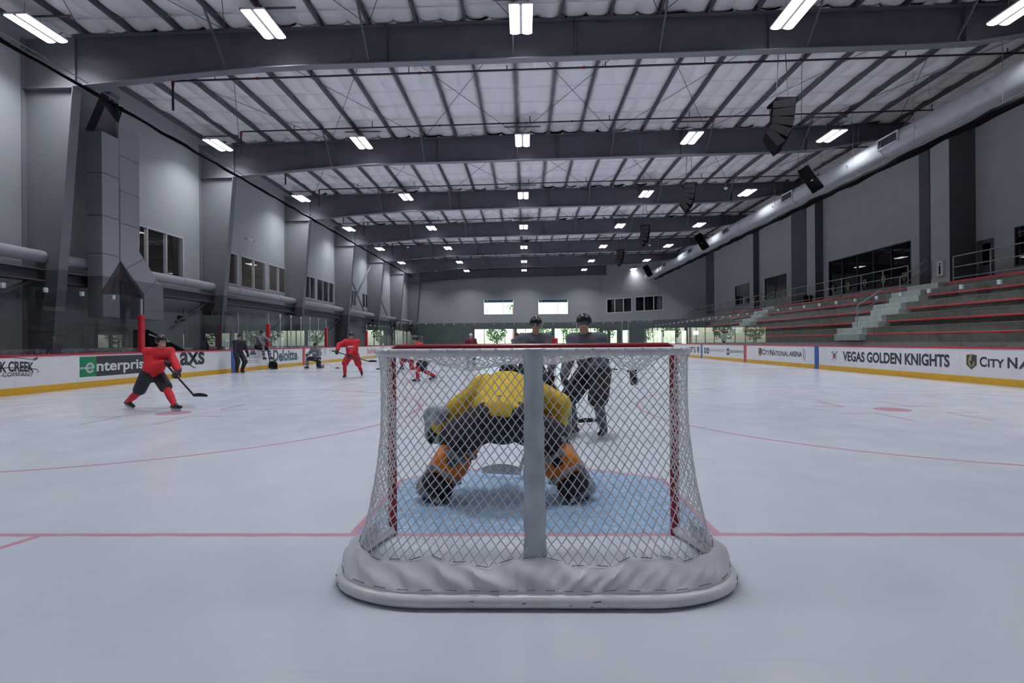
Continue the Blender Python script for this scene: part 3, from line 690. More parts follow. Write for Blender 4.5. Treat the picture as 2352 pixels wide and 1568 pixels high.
# quilted insulation batts between purlins, one per purlin gap and bay
def batt(seed):
    rnd = random.Random(seed); mb = MB(); nu, nv = 16, 84; vs_ = []; L = 8.96
    ph = [[rnd.uniform(.65, 1.25) for _ in range(3)] for _ in range(9)]; of = rnd.uniform(-.1, .1); mid = rnd.uniform(.42, .58)
    for j in range(nv+1):
        v = L*j/nv; b = (v/1.28+.5+of*.3); k = int(b) % 8; fr = b-math.floor(b)
        for i in range(nu+1):
            u = i/nu; h = 0 if u < mid else 1; uu = u/mid if h == 0 else (u-mid)/(1-mid)
            pil = (.30+.70*abs(math.sin(PI*uu))**.55); qu = .22+.78*abs(math.sin(PI*fr))**.5
            edge = min(1, 13*min(u, 1-u))
            sag = .205*pil*qu*edge*ph[k][h] + .012*math.sin(u*14+v*3.1+seed)*math.sin(PI*u)
            vs_.append((SP*.985*(u-.5), v, .26-sag+.016*SP*(u-.5)))
    mb.add(vs_, [(j*(nu+1)+i, j*(nu+1)+i+1, (j+1)*(nu+1)+i+1, (j+1)*(nu+1)+i) for j in range(nv) for i in range(nu)])
    me = mb.mesh('insulation_batt'); me.materials.append(INSUL); me.polygons.foreach_set('use_smooth', [True]*len(me.polygons)); return me
batts = [batt(i) for i in range(5)]
mbb = MB()
for j in range(7): mbb.box((-SP/2, .64+1.28*j, .13), (SP/2, .66+1.28*j, .134))
bandm = mbb.mesh('support_band'); bandm.materials.append(BAND)
for x in xs:
    for b in range(-3, 7):
        y = colY(b); L = 9
        if y < YB-1 or y > YFW-4: continue
        o = bpy.data.objects.new('insulation_batt', random.choice(batts)); COL.objects.link(o); o.parent = ceiling
        o.location = V((x+SP/2-cl.x, y-cl.y, ZR(x+SP/2)-cl.z))
        if y+9 > YFW: o.scale.y = (YFW-y)/9
        if y < YB: o.scale.y = (y+9-YB)/9; o.location.y = YB-cl.y
        if b < 4 and b > -2:
            o2 = bpy.data.objects.new('support_band', bandm); COL.objects.link(o2); o2.parent = ceiling; o2.location = o.location
# crossed bracing rods under the purlins
for b in range(-1, 6):
    y = colY(b)
    for i in range(-3, 5):
        x = X0+SP*3*i-SP*.0; x1 = x+SP*3
        if x < XW+.3 or x1 > XRW-.3: continue
        for s_ in (0, 1):
            xa, xb = (x, x1) if s_ == 0 else (x1, x)
            MB().tube([(xa, y+.15, ZR(xa)-.03), (xb, y+8.85, ZR(xb)-.03)], .012, 5).build('brace_rod', STEEL, ceiling)
# rigid frames: beam with haunch, tapered column at the benches
ordn = ['first', 'second', 'third', 'fourth', 'fifth', 'sixth', 'seventh', 'eighth']
def zb(x):
    if x > 14: return ZR(x)-1.22+.75*min(1, (x-14)/5)
    if x < -7.5: t_ = (-7.5-x)/6.8; return ZR(x)-1.22-.42*min(1, t_)**1.4
    return ZR(x)-1.22
for k in range(-1, 7):
    y = colY(k); XE = XRW if k < 6 else XA+1.0
    if k == 6: y = YFW-.5
    nm = 'nearest, above and behind the camera' if k == -1 else f'{ordn[k]} one ahead of the goal'
    r = thing('roof_beam', V((-14.5, y, zb(-14.5))), f'dark steel roof frame beam with haunch, {nm}', None, kind='structure')
    xx_ = [-14.55+i*(XE+14.55)/24 for i in range(25)]
    mb = MB(); vs_ = []
    for x in xx_:
        for yy in (y-.012, y+.012): vs_ += [(x, yy, zb(x)), (x, yy, ZR(x))]
    mb.add(vs_, [q for i in range(24) for q in ((4*i, 4*i+4, 4*i+5, 4*i+1), (4*i+2, 4*i+3, 4*i+7, 4*i+6))]+[(0,1,3,2),(96,98,99,97)]); mb.build('web', STEEL, r)
    mb = MB()
    for i in range(24): mb.bar((xx_[i], y, zb(xx_[i])), (xx_[i+1], y, zb(xx_[i+1])), .3, .03)
    mb.build('bottom_flange', STEELF, r)
    mb = MB(); mb.bar((-14.6, y, ZR(-14.6)-.02), (XE, y, ZR(XE)-.02), .3, .03); mb.build('top_flange', STEEL, r)
    for x in xs[1::3]:
        if x > XE-.5 or x < -14: continue
        MB().bar((x, y-1.25, ZR(x)+.02), (x, y-.05, zb(x)+.03), .05, .05).build('flange_brace', PURL, r)
    for x in (-4.4, 1.6, 7.7, 13.8):
        if x < XE-.5: MB().box((x-.012, y-.15, zb(x)), (x+.012, y+.15, ZR(x))).build('stiffener', STEEL, r)
    # column
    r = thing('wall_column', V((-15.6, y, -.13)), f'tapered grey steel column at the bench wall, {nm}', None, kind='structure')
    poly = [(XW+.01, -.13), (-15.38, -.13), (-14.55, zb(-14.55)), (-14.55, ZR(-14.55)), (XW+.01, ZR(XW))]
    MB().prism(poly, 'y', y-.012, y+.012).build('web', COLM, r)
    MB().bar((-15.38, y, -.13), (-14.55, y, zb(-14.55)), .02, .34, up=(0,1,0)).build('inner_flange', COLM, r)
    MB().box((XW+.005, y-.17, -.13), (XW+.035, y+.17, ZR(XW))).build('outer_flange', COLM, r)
    MB().bar((-14.55, y-.013, ZR(-14.6)), (-14.55, y-.013, zb(-14.55)), .14, .03, up=(1,0,0)).build('end_plate', STEEL, r)
    MB().bar((XW+.05, y-.09, zb(-14.55)-.05), (-14.62, y-.09, zb(-14.55)-.05), .14, .025).build('knee_stiffener', COLM, r)
# crossed angle braces on the bench wall in the fifth bay
r = thing('wall_brace', V((-15.9, colY(3), 2.6)), 'crossed grey steel braces on the bench wall between far columns', None, kind='structure')
for za, zb_ in ((2.7, 9.2), (9.2, 2.7)): MB().bar((-15.85, colY(3)+.2, za), (-15.85, colY(4)-.2, zb_), .1, .1).build('brace_angle', COLM, r)
MB().bar((-15.75, colY(4)+.2, 7.6), (-15.75, colY(5)-.2, 2.6), .1, .1).build('brace_angle', COLM, r)

# sprinkler branch pipes across the hall
names = ['near', 'middle', 'far']
for k in range(0, 6):
    for j, dy in enumerate((2.6, 7.2)):
        y = colY(k)+dy; zz = lambda x: ZR(x)-.14; x0, x1 = -13.2, min(19.5, XA+(YFW-y)/(YFW-YRE)*(XRW-XA)-.6)
        r = thing('sprinkler_pipe', V((x0, y, zz(x0))), f'thin dark sprinkler pipe under the roof, {"front" if j == 0 else "rear"} one past the {ordn[k]} beam', 'pipe', 'sprinkler pipes under the roof')
        MB().tube([(x0, y, zz(x0)), (x1, y, zz(x1))], .035, 8).build('pipe_run', PIPE, r)
        for i in range(9):
            x = -11.6+3.65*i+(.9 if j else 0)
            if x < x1: MB().tube([(x, y, zz(x)), (x, y, zz(x)+.3)], .018, 6).build('sprinkler_head', PIPE, r)
        for i in range(5):
            x = -10+6.1*i
            if x < x1: MB().tube([(x-.05, y, zz(x-.05)), (x+.05, y, zz(x+.05))], .05, 8).build('coupling', PIPER, r)
        MB().tube([(x0, y, zz(x0)), (x0, y, zz(x0)-1.1)], .04, 8).build('riser', PIPE, r); MB().tube([(x0, y, zz(x0)-.02), (x0, y, zz(x0)-.16)], .055, 8).build('coupling', PIPER, r)

# ------------------------------------------------------------------ ceiling lights
coln = ['bench-side', 'second', 'centre', 'fourth', 'bleacher-side']
def fixture(x, y, z, label, dim=1):
    r = thing('ceiling_light', V((x, y, z)), label, 'ceiling light', 'twin-strip ceiling lights'); w_, l_ = .68, 1.36
    MB().bbox((x-w_/2, y-l_/2, z+.02), (x+w_/2, y+l_/2, z+.08), .015).build('housing', HOUS, r)
    MB().bbox((x-.04, y-l_/2, z-.005), (x+.04, y+l_/2, z+.02), .005).build('centre_rib', HOUS, r)
    for s_ in (-1, 1):
        MB().prism([(x+s_*.05, z-.012), (x+s_*.14, z-.035), (x+s_*.25, z-.035), (x+s_*.335, z-.005), (x+s_*.335, z+.018), (x+s_*.05, z+.018)], 'y', y-l_/2+.02, y+l_/2-.02).build('lens', LENS, r)
    ld = bpy.data.lights.new('lamp', 'AREA'); ld.shape = 'RECTANGLE'; ld.size = .6; ld.size_y = 1.3; ld.energy = LAMP_W*dim; ld.spread = math.radians(SPREAD); ld.color = (.95, .97, 1.0)
    lo = bpy.data.objects.new('lamp', ld); COL.objects.link(lo); lo.parent = r; lo.location = (0, 0, -.04)
    MB().tube([(x-.1, y+.2, z+.08), (x-.1, y+.2, ZR(x)-.05)], .008, 5).build('hanging_wire', WIRE, r)
    MB().tube([(x+.1, y-.5, z+.08), (x+.14, y-.5, z+.5), (x+.1, y-.45, ZR(x)-.05)], .007, 5).build('power_cord', WIRE, r)
    MB().box((x-.85, y+.18, ZR(x)-.07), (x+.85, y+.22, ZR(x)-.02)).build('strut_channel', PURL, r)
    return r
for k in range(-1, 7):
    for c, x in enumerate((-14.55, -7.7, -.1, 7.8, 14.25)):
        fixture(x, 11.55+9*k-(1.7 if k == 6 else 0), 10.74, f'bright twin-strip ceiling light, {coln[c]} column, ' + ('overhead row' if k < 0 else f'{ordn[k]} row ahead of the goal'), .62 if c == 0 else (.3 if k == 6 else .75) if c == 4 else 1)
# ------------------------------------------------------------------ round supply duct over the bleachers
XD, ZD, RD = 16.0, 9.64, .53
YD0, YD1 = -3.0, onX(1488, 634, XD).y
r = thing('round_duct', V((XD, YD0, ZD-RD)), 'long round silver air duct hanging over the bleachers', 'air duct')
n = 9; seg = (YD1-YD0)/n
for i in range(n):
    a, b = YD0+seg*i, YD0+seg*(i+1)
    rad = RD*(1 if i < 7 else .8)
    MB().tube([(XD, a, ZD), (XD, b, ZD)], rad, 28).build('duct_section', DUCT, r)
    MB().tube([(XD, b-.05, ZD), (XD, b+.05, ZD)], rad+.025, 28).build('joint_ring', DUCT, r)
    for f in (.3, .72):
        y = a+seg*f; MB().tube([(XD, y, ZD+rad*.9), (XD, y, ZR(XD)-.02)], .008, 5).build('hanger_wire', WIRE, r)
        p = V((XD-rad*.99, y, ZD-.05)); MB().tube([p, p-V((.09, 0, -.05))], .035, 8).build('nozzle', DUCT, r)
gy = [onX(px, 0, XD-.45).y for px in (2042, 1808, 1666, 1583, 1524)]
for y in gy:
    y = y if y == y else 0
    c = V((XD-RD*.93, y, ZD+.1)); g = MB()
    for s_ in (-1, 1):
        g.box((c.x-.1, y-.62, c.z+s_*.2-.03), (c.x+.12, y+.62, c.z+s_*.2+.03)); g.box((c.x-.1, y+s_*.6-.03, c.z-.2), (c.x+.12, y+s_*.6+.03, c.z+.2))
    gr = g.build('grille_frame', DUCT, r)
    for i in range(9): MB().bar((c.x-.06, y-.5+.125*i, c.z-.17), (c.x-.06, y-.5+.125*i, c.z+.17), .012, .09, up=(1,0,0)).build('grille_slat', DUCTS, gr)

# ------------------------------------------------------------------ protective netting tracks along both sides
r = thing('netting_track', V((15.2, YN, 8.75)), 'dark furled netting under a thin cable, along the bleacher side', 'netting track')
MB().tube([(15.2, -4, 8.78), (15.2, YF, 8.78)], .018, 6).build('cable', WIRE, r)
mb = MB(); pts = [(15.3+.02*math.sin(i*1.7), -4+i*.7, 8.62+.025*math.sin(i*2.1)) for i in range(int((YF+4)/.7))]
mb.tube(pts, [.13+.025*math.sin(i*1.3) for i in range(len(pts))], 8).build('furled_net', BLACK2, r)
for i in range(15): y = 2+i*3.7; MB().tube([(15.2, y, 8.78), (15.2, y, ZR(15.2)-.02)], .006, 5).build('hanger_wire', WIRE, r)
r = thing('netting_track', V((-14.2, YN, 9.6)), 'dark furled netting under a thin cable, along the bench side', 'netting track')
MB().tube([(-14.1, -4, 9.75), (-14.1, YF+6, 9.75)], .016, 6).build('cable', WIRE, r)
pts = [(-14.2+.02*math.sin(i*1.7), -4+i*.7, 9.6+.02*math.sin(i*2.1)) for i in range(int((YF+8)/.7))]
MB().tube(pts, [.06+.012*math.sin(i*1.3) for i in range(len(pts))], 8).build('furled_net', BLACK2, r)
# netting gathered to a rope at the end of the near glass, fanning out above and below
NETD = bpy.data.materials.new('dark_net'); NETD.use_nodes = True; t = NETD.node_tree; mx = t.nodes.new('ShaderNodeMixShader'); tr = t.nodes.new('ShaderNodeBsdfTransparent'); mx.inputs[0].default_value = .62
wv = t.nodes.new('ShaderNodeTexNoise'); wv.inputs['Scale'].default_value = 30; t.nodes['Principled BSDF'].inputs['Base Color'].default_value = lin((44,44,52)); t.nodes['Principled BSDF'].inputs['Roughness'].default_value = .9
t.links.new(tr.outputs[0], mx.inputs[1]); t.links.new(t.nodes['Principled BSDF'].outputs[0], mx.inputs[2]); t.links.new(mx.outputs[0], t.nodes['Material Output'].inputs[0])
XG = -13.75; pa_, pb_ = onX(272, 285, XG), onX(276, 600, XG); r = thing('gathered_netting', V((XG, pb_.y, 2.9)), 'dark netting gathered into a rope beside the angular duct', 'netting')
MB().tube([pa_, pa_.lerp(pb_, .5)+V((.03,0,0)), pb_], .014, 8).build('net_rope', DUCTS, r)
def fan(ap, q0, q1, nm, n=10):
    mb = MB(); vs_ = [ap]
    for i in range(n+1): vs_.append(q0.lerp(q1, i/n)+V((.07*(1 if i % 2 else -1), 0, .04*math.sin(PI*i/n))))
    mb.add(vs_, [(0, i+1, i+2) for i in range(n)]); o = mb.build(nm, NETD, r); m_ = o.modifiers.new('thickness', 'SOLIDIFY'); m_.thickness = .012
fan(pa_, V((XG-.2, onX(240, 210, XG).y, 9.5)), V((XG-.2, onX(297, 210, XG).y, 9.5)), 'upper_fan'); fan(pb_, V((XG+.28, onX(234, 680, XG+.28).y, 2.92)), V((XG+.28, onX(331, 680, XG+.28).y, 2.92)), 'lower_fan')
# support mast at the far corner of the glass
p = onY(1514, 700, 52.0)
r = thing('netting_mast', V((p.x, 52, 0)), 'thin dark vertical netting cable before the angled wall', 'cable')
MB().tube([(p.x, 52, 2.9), (p.x, 52, 11.4)], .022, 6).build('mast_cable', PURL, r)

# ------------------------------------------------------------------ hanging loudspeakers
def array(px, py, X, label, s=1.0):
    """curved line array of stacked cabinets; X gives its distance from the middle of the hall"""
    c = onX(px, py, X); r = thing('line_array_speaker', c, label, 'loudspeaker', 'curved loudspeaker arrays')
    ang = 8; p = V((0, 0, 0)); h = .245*s; wd = .85*s; dp = .55*s
    yawm = Matrix.Rotation(math.radians(72), 3, 'Z')                  # faces the ice, turned from the camera
    for i in range(5):
        a = math.radians(4+i*i*3.2); mb = MB()
        rot = yawm @ Matrix.Rotation(a, 3, 'X')
        cs = [V(q) for q in ((-wd/2,-dp/2,-h/2),(wd/2,-dp/2,-h/2),(wd/2*.8,dp/2,-h/2*.8),(-wd/2*.8,dp/2,-h/2*.8),(-wd/2,-dp/2,h/2),(wd/2,-dp/2,h/2),(wd/2*.8,dp/2,h/2*.8),(-wd/2*.8,dp/2,h/2*.8))]
        mb.add([c+p+rot@q for q in cs], [(0,3,2,1),(4,5,6,7),(0,1,5,4),(1,2,6,5),(2,3,7,6),(3,0,4,7)]); mb.build('cabinet', BLACK, r)
        g = MB(); q = [V(t_) for t_ in ((-wd*.44,-dp/2-.012,-h*.4),(wd*.44,-dp/2-.012,-h*.4),(wd*.44,-dp/2-.012,h*.4),(-wd*.44,-dp/2-.012,h*.4),(-wd*.44,-dp/2,-h*.4),(wd*.44,-dp/2,-h*.4),(wd*.44,-dp/2,h*.4),(-wd*.44,-dp/2,h*.4))]
        g.add([c+p+rot@t_ for t_ in q], [(0,1,2,3),(4,5,6,7),(0,1,5,4),(1,2,6,5),(2,3,7,6),(3,0,4,7)]); g.build('grille', BLACK2, r)
        p = p + rot @ V((0, 0, -h*.98))
    MB().box(c+V((-.3*s, -.3*s, h*.55)), c+V((.3*s, .3*s, h*.55+.08))).build('rigging_frame', BLACK2, r)
    for dx in (-.18*s, .18*s): MB().tube([c+V((dx, 0, h*.6)), V((c.x+dx*.2, c.y, ZR(c.x)+.12))], .012, 5).build('hanging_cable', PIPE, r)
array(1797, 250, 8.3, 'large black curved speaker array hanging nearest the camera', 1.12)
array(1583, 432, 8.3, 'black curved speaker array hanging before the third beam', 1.0)
array(1482, 525, 8.3, 'black curved speaker array hanging beyond the third beam', 1.0)
array(1425, 579, 8.3, 'small-looking black curved speaker array nearest the end wall', 1.0)
def boxspk(px, py, X, label):
    c = onX(px, py, X); r = thing('box_speaker', c, label, 'loudspeaker', 'single loudspeakers by the duct')
    rot = Matrix.Rotation(math.radians(-35), 3, 'Z') @ Matrix.Rotation(math.radians(-28), 3, 'Y')
    def bx(a, b, nm, m):
        mb = MB(); mb.bbox(a, b, .02); mb.v = [tuple(c+rot@V(q)) for q in mb.v]; mb.build(nm, m, r)
    bx((-.27,-.25,-.62), (.27,.25,.62), 'cabinet', BLACK); bx((-.24,-.275,-.58), (.24,-.245,.58), 'grille', BLACK2)
    bx((-.05,-.29,-.2), (.05,-.27,-.14), 'badge', INKG)
    MB().tube([c+rot@V((0,0,.6)), V((c.x, c.y, ZR(c.x)+.12))], .01, 5).build('hanging_cable', PIPE, r)
boxspk(1862, 411, 13.7, 'single black speaker box tilted beside the round duct, nearest')
boxspk(1612, 555, 13.7, 'single black speaker box beside the round duct, middle')
boxspk(1488, 622, 13.7, 'single black speaker box at the far end of the round duct')
# small white dome cameras under the beams
for i, (px, py, k, l) in enumerate(((1667, 431, 2, 'white dome camera under the third beam by the duct'), (1492, 562, 4, 'white dome camera hanging before the fifth beam'), (937, 567, 4, 'white dome camera hanging near the bench-side lights'), (1002, 622, 6, 'white dome camera hanging before the end wall'))):
    c = onY(px, py, colY(k)-.7); r = thing('dome_camera', c, l, 'camera', 'white dome cameras')
    MB().lathe([(.02,-.13),(.08,-.11),(.13,-.04),(.14,0)], c, 14).build('dome', WHITEP, r); MB().tube([c, V((c.x, c.y, ZR(c.x)-.05))], .012, 6).build('stem', HOUS, r)

# ------------------------------------------------------------------ bleachers
BX0, BZ0, RISE, RUN, NR_ = 14.7, 1.53, .55, .85, 4
Ya = lambda D: D-3.42
AIS = [(Ya(22.3), Ya(24.7)), (Ya(36.8), Ya(39.3))]; BY0, BY1 = YB+.3, Ya(46.5)
SEG = [(BY0, AIS[0][0]), (AIS[0][1], AIS[1][0]), (AIS[1][1], BY1)]
sn = ['nearest', 'middle', 'far']
bl = thing('bleachers', V((BX0, BY0, -.13)), 'concrete bleachers behind the glass with red-edged rows', 'bleachers')
MB().box((BX0, BY0, -.13), (BX0+.2, BY1, BZ0-.06)).build('front_wall', CONC, bl)
for i in range(NR_):
    x, z = BX0+RUN*i, BZ0+RISE*i
    MB().box((x+.18, BY0, -.13 if i == 0 else z-RISE*1.05), (x+RUN+.2, BY1, z-.06)).build('tier', CONC, bl)
    MB().box((x+.36, BY0, z-.06), (x+RUN+.2, BY1, z+RISE*.5)).build('riser', CONC, bl)
    MB().box((x+.345, BY0, z+RISE*.5), (x+.40, BY1, z+RISE*.5+.018)).build('nosing', NOSE, bl)
    for a, b in SEG:
        MB().bbox((x, a, z-.055), (x+.06, b, z+.012), .012).build('red_edge', SEATR, bl); MB().box((x+.06, a, z-.055), (x+.36, b, z)).build('seat_slab', CONC, bl)
xt, ztp = BX0+RUN*NR_, BZ0+RISE*NR_
MB().box((xt+.05, BY0, ztp-.3), (XRW-.02, BY1, ztp)).build('walkway', CONC, bl)
MB().box((xt+.19, Ya(44.5), ztp-.3), (XRW-.02, YRE-.1, ztp)).build('walkway', CONC, bl)
for a, b in SEG: MB().bbox((xt, a, ztp-.06), (xt+.06, b, ztp+.012), .012).build('red_edge', SEATR, bl)
MB().box((xt, BY0, ztp-RISE), (xt+.2, BY1, ztp-.05)).build('riser', CONC, bl)
for (a, b), nm in zip(AIS, ('near', 'far')):
    for i in range(NR_+1):
        x, z = BX0+RUN*i, BZ0+RISE*i
        MB().bbox((x-.27, a+.1, z-.28), (x+.3, b-.5, z+.015), .012).build('aisle_step', STEP, bl)
        if i < NR_: MB().bbox((x+.12, a+.5, z-.05), (x+.5, b-.1, z+.295), .012).build('aisle_step', STEP, bl)
MB().box((BX0+.1, BY1, -.13), (xt+.3, BY1+.2, 1.2)).build('end_wall', CONC, bl)
# walkway railing along the top edge
def railing(y0, y1, label, step=1.75):
    X = xt+.22; r = thing('walkway_railing', V((X, y0, ztp)), label, 'railing', 'railings along the bleacher walkway')
    for z in (1.08, .62, .16):
        MB().tube([(X, y0, ztp+z), (X, y1, ztp+z)], .024, 6).build('rail', RAIL, r)
    n = max(2, round((y1-y0)/step)+1)
    for i in range(n): y = y0+(y1-y0)*i/(n-1); MB().tube([(X, y, ztp), (X, y, ztp+1.08)], .028, 6).build('rail_post', RAIL, r)
railing(BY0+.1, AIS[0][0]-.1, 'grey pipe railing along the walkway above the nearest bleacher block')
railing(AIS[0][1]+.1, AIS[1][0]-.1, 'grey pipe railing below the long black window')
railing(AIS[1][1]+.1, YRE-.4, 'grey pipe railing at the far end of the walkway')
def aisle_rail(y, label):
    r = thing('aisle_handrail', V((BX0+.9, y, BZ0)), label, 'railing', 'handrails in the bleacher aisles')
    for i0, i1 in ((.7, 2.0), (3.0, 4.4)):
        pa = V((BX0+RUN*i0, y, BZ0+RISE*i0)); pb = V((BX0+RUN*i1, y, BZ0+RISE*i1)); h = V((0,0,.95)); h2 = V((0,0,.55)); e = V((.25, 0, 0))
        MB().tube([pa-V((0,0,.2)), pa+h*.95, pa+h+V((.06,0,.03)), pb+h, pb+h+e-V((0,0,.04)), pb+e+V((0,0,.1))], .026, 6).build('handrail', RAIL, r)
        MB().tube([pa+h2, pb+h2+V((0,0,.0))], .022, 6).build('mid_rail', RAIL, r)
aisle_rail((AIS[0][0]+AIS[0][1])/2+.35, 'bent grey handrail in the near bleacher aisle'); aisle_rail((AIS[1][0]+AIS[1][1])/2+.3, 'bent grey handrail in the far bleacher aisle')
# dark chairs / barrel at walkway, yellow chair below
c = onX(1722, 702, 20.5)
r = thing('waste_bin', V((20.9, onX(1856, 690, 20.9).y, ztp)), 'black bin standing on the walkway by the dark wall strip', 'bin')
p = r.location; MB().lathe([(.24,0),(.29,.7),(.3,.72),(.3,.78),(.26,.84),(.1,.86)], p, 14).build('bin_body', BLACK, r); MB().lathe([(.31,.68),(.32,.7),(.31,.74)], p, 14).build('rim', BLACK2, r)

# ------------------------------------------------------------------ bench-side wall fittings
for k in range(-1, 6):
    y0, y1 = colY(k)+.03, colY(k+1)-.03
    if k == 5: y1 = YFW-.7
    l = 'before the first column' if k == -1 else f'past the {ordn[k]} column'
    r = thing('wall_duct', V((-15.65, y0, 3.9)), f'round grey duct along the bench wall, {l}', 'air duct', 'round ducts along the bench wall')
    MB().tube([(-15.72, y0, 4.18), (-15.72, y1, 4.18)], .2, 16).build('duct_run', DUCTP, r)
    for f in (.25, .75): y = y0+(y1-y0)*f; MB().tube([(-15.72, y-.03, 4.18), (-15.72, y+.03, 4.18)], .215, 16).build('joint_ring', DUCTP, r)
    r = thing('wall_ledge_beam', V((-15.9, y0, 3.4)), f'grey ledge beam under the round duct, {l}', None, kind='structure')
    MB().box((-16.1, y0, 3.74), (-15.6, y1, 3.78)).build('top_flange', COLM, r); MB().box((-15.86, y0, 3.42), (-15.82, y1, 3.74)).build('web', COLM, r); MB().box((-16.1, y0, 3.38), (-15.6, y1, 3.42)).build('bottom_flange', COLM, r)
    MB().bar((-15.84, y1-.1, 3.45), (-15.9, y1-2.4, 2.3), .09, .09).build('knee_brace', COLM, r)
# angular supply duct climbing the wall
r = thing('angular_duct', V((-15.4, 14.9, 2.3)), 'large angular grey sheet-metal duct climbing the bench wall', 'air duct')
XF, XB_ = -14.95, -15.5
YA0, YA1, YB1 = onX(235, 500, XF).y, onX(274.5, 500, XF).y, onX(320, 450, XF).y
za = onX(235, 300, XF).z
zj = [2.3, 3.7, 4.55, 5.9, 7.4, za]
for a, b in zip(zj, zj[1:]): MB().bbox((XF, YA0, a), (XB_, YA1-.015, b-.012), .006).build('duct_section', DUCTB, r)
for z in zj[1:-1]: MB().box((XF+.012, YA0-.012, z-.022), (XB_, YA1, z+.01)).build('seam', DUCTS, r)
kb = [onX(px, py, XF) for px, py in ((275.5, 596), (331, 676), (375, 661), (360, 643), (320, 578))]
zk1 = kb[1].z; sh = kb[1].y-YA1
MB().prism([(YA1+.015, 9.4), (YA1+.015, kb[0].z), (kb[1].y, kb[1].z), (kb[1].y, 2.3), (kb[2].y, 2.3), (kb[2].y, kb[2].z), (kb[3].y, kb[3].z), (kb[4].y, kb[4].z), (YB1, kb[4].z+.3), (YB1, 9.4)], 'x', XB_, XF).build('offset_duct', DUCTB, r)
for z in (5.8, 7.0, 8.3): MB().box((XF+.012, YA1+.005, z-.022), (XB_, YB1+.01, z+.01)).build('seam', DUCTS, r)
for p, q in ((kb[0].lerp(kb[1], .25), kb[4].lerp(kb[3], .25)), (kb[1]+V((0,0,.02)), kb[3])): MB().bar(p+V((.006,0,0)), q+V((.006,0,0)), .03, .014, up=(1,0,0)).build('seam', DUCTS, r)
MB().box((XF+.012, kb[1].y-.01, zk1-.6), (XB_, kb[2].y+.01, zk1-.57)).build('seam', DUCTS, r)
MB().prism([(YA0-.05, za), (YA1, za), (YA1+.3, za+1.7), (YA1-.1, za+1.7)], 'x', XB_, XF-.2).build('top_transition', STEEL, r)
# dark wall sign and camera
c = onX(415, 731, XW); r = thing('wall_sign', c, 'small dark sign low on the wall past the angular duct', 'sign')
MB().bbox((XW+.005, c.y-.24, c.z-.12), (XW+.06, c.y+.24, c.z+.12), .01).build('sign_box', BLACK, r); MB().box((XW+.061, c.y-.13, c.z-.03), (XW+.064, c.y+.13, c.z+.03)).build('sign_face', INKG, r)
c = onX(562, 548, XW); r = thing('security_camera', c, 'white security camera high on the wall between two columns', 'camera')
MB().tube([c, c+V((.2,0,0))], .05, 10).build('mount', WHITEP, r); MB().tube([c+V((.2,.0,-.03)), c+V((.3,.35,-.06))], .06, 10).build('camera_body', WHITEP, r); MB().tube([c+V((.3,.35,-.06)), c+V((.31,.4,-.065))], .05, 10).build('lens', BLACK, r)
# dark ramp cover behind the near bench opening
a = onX(335, 757, -14.6); b = onX(418, 803, -14.6)
r = thing('bench_stair', V((-14.6, a.y, 0)), 'dark sloping stair cover behind the blurred red skater', 'stair')
MB().prism([(a.y, a.z), (b.y, b.z), (b.y, b.z-.25), (a.y, a.z-.9)], 'x', -15.1, -14.5).build('stair_cover', BLACK, r)
MB().tube([V((-14.48, a.y, a.z-.18)), V((-14.48, a.y*.45+b.y*.55, a.z*.45+b.z*.55-.02))], .02, 6).build('trim_rail', CLIP, r)
for i in range(4):
    y = a.y+(b.y-a.y)*(i+.5)/4; MB().box((-15.05, y-.3, 0 if i else -.1), (-14.55, y+.3, max(.2, .8-.2*i))).build('stair_step', SLAB, r)
# back wall glass of the near bench
rr_ = thing('bench_glass', V((-14.75, 15.2, 1)), 'clear glass partition behind the near players bench', 'rink glass')
for i in range(5):
    y0 = b.y+.3+i*1.4; MB().box((-14.76, y0, .3), (-14.748, y0+1.38, 2.85)).build('glass_panel', GLASS, rr_)
    if i in (2, 4): MB().box((-14.78, y0+1.38-.005, .0), (-14.73, y0+1.38+.045, 2.9)).build('post', POST, rr_)
MB().box((-14.78, b.y+.3, .0), (-14.73, b.y+7.3, .3)).build('kick_wall', WHITEP, rr_)
# players benches
for i, (ya, yb, l) in enumerate(((b.y+.4, YP[1]-.4, 'long dark players bench behind the sitting player'), (YP[2]+.4, YP[3]-.4, 'long dark players bench past the middle glass'))):
    r = thing('players_bench', V((-14.4, ya, 0)), l, 'bench', 'players benches')
    MB().bbox((-14.65, ya, .5), (-14.25, yb, .55), .01).build('seat', BLACK, r)
    for k in range(5): y = ya+.2+(yb-ya-.4)*k/4; MB().bbox((-14.55, y-.03, -.13), (-14.35, y+.03, .5), .005).build('leg', RAIL, r)
# white tactics board on its stand and a gate post marker
c = onX(643, 786, -14.3); r = thing('tactics_board', V((-14.3, c.y, 0)), 'white tactics board standing behind the middle glass', 'whiteboard')
MB().bbox((-14.33, c.y-.42, 1.0), (-14.28, c.y+.42, 1.66), .02).build('board', pm('pinkish_white', (226,210,218), .4), r); MB().box((-14.36, c.y-.03, -.13), (-14.32, c.y+.03, 1.2)).build('stand', RAIL, r)
c = onX(521, 792, -14.2); r = thing('door_sign', V((-14.2, c.y, 0)), 'white marker post behind the boards beside the blue line', 'sign')
MB().bbox((-14.24, c.y-.12, 0), (-14.18, c.y+.12, 1.5), .01).build('panel', WHITEP, r); MB().box((-14.178, c.y-.03, 1.16), (-14.175, c.y+.03, 1.42)).build('mark', INK, r)
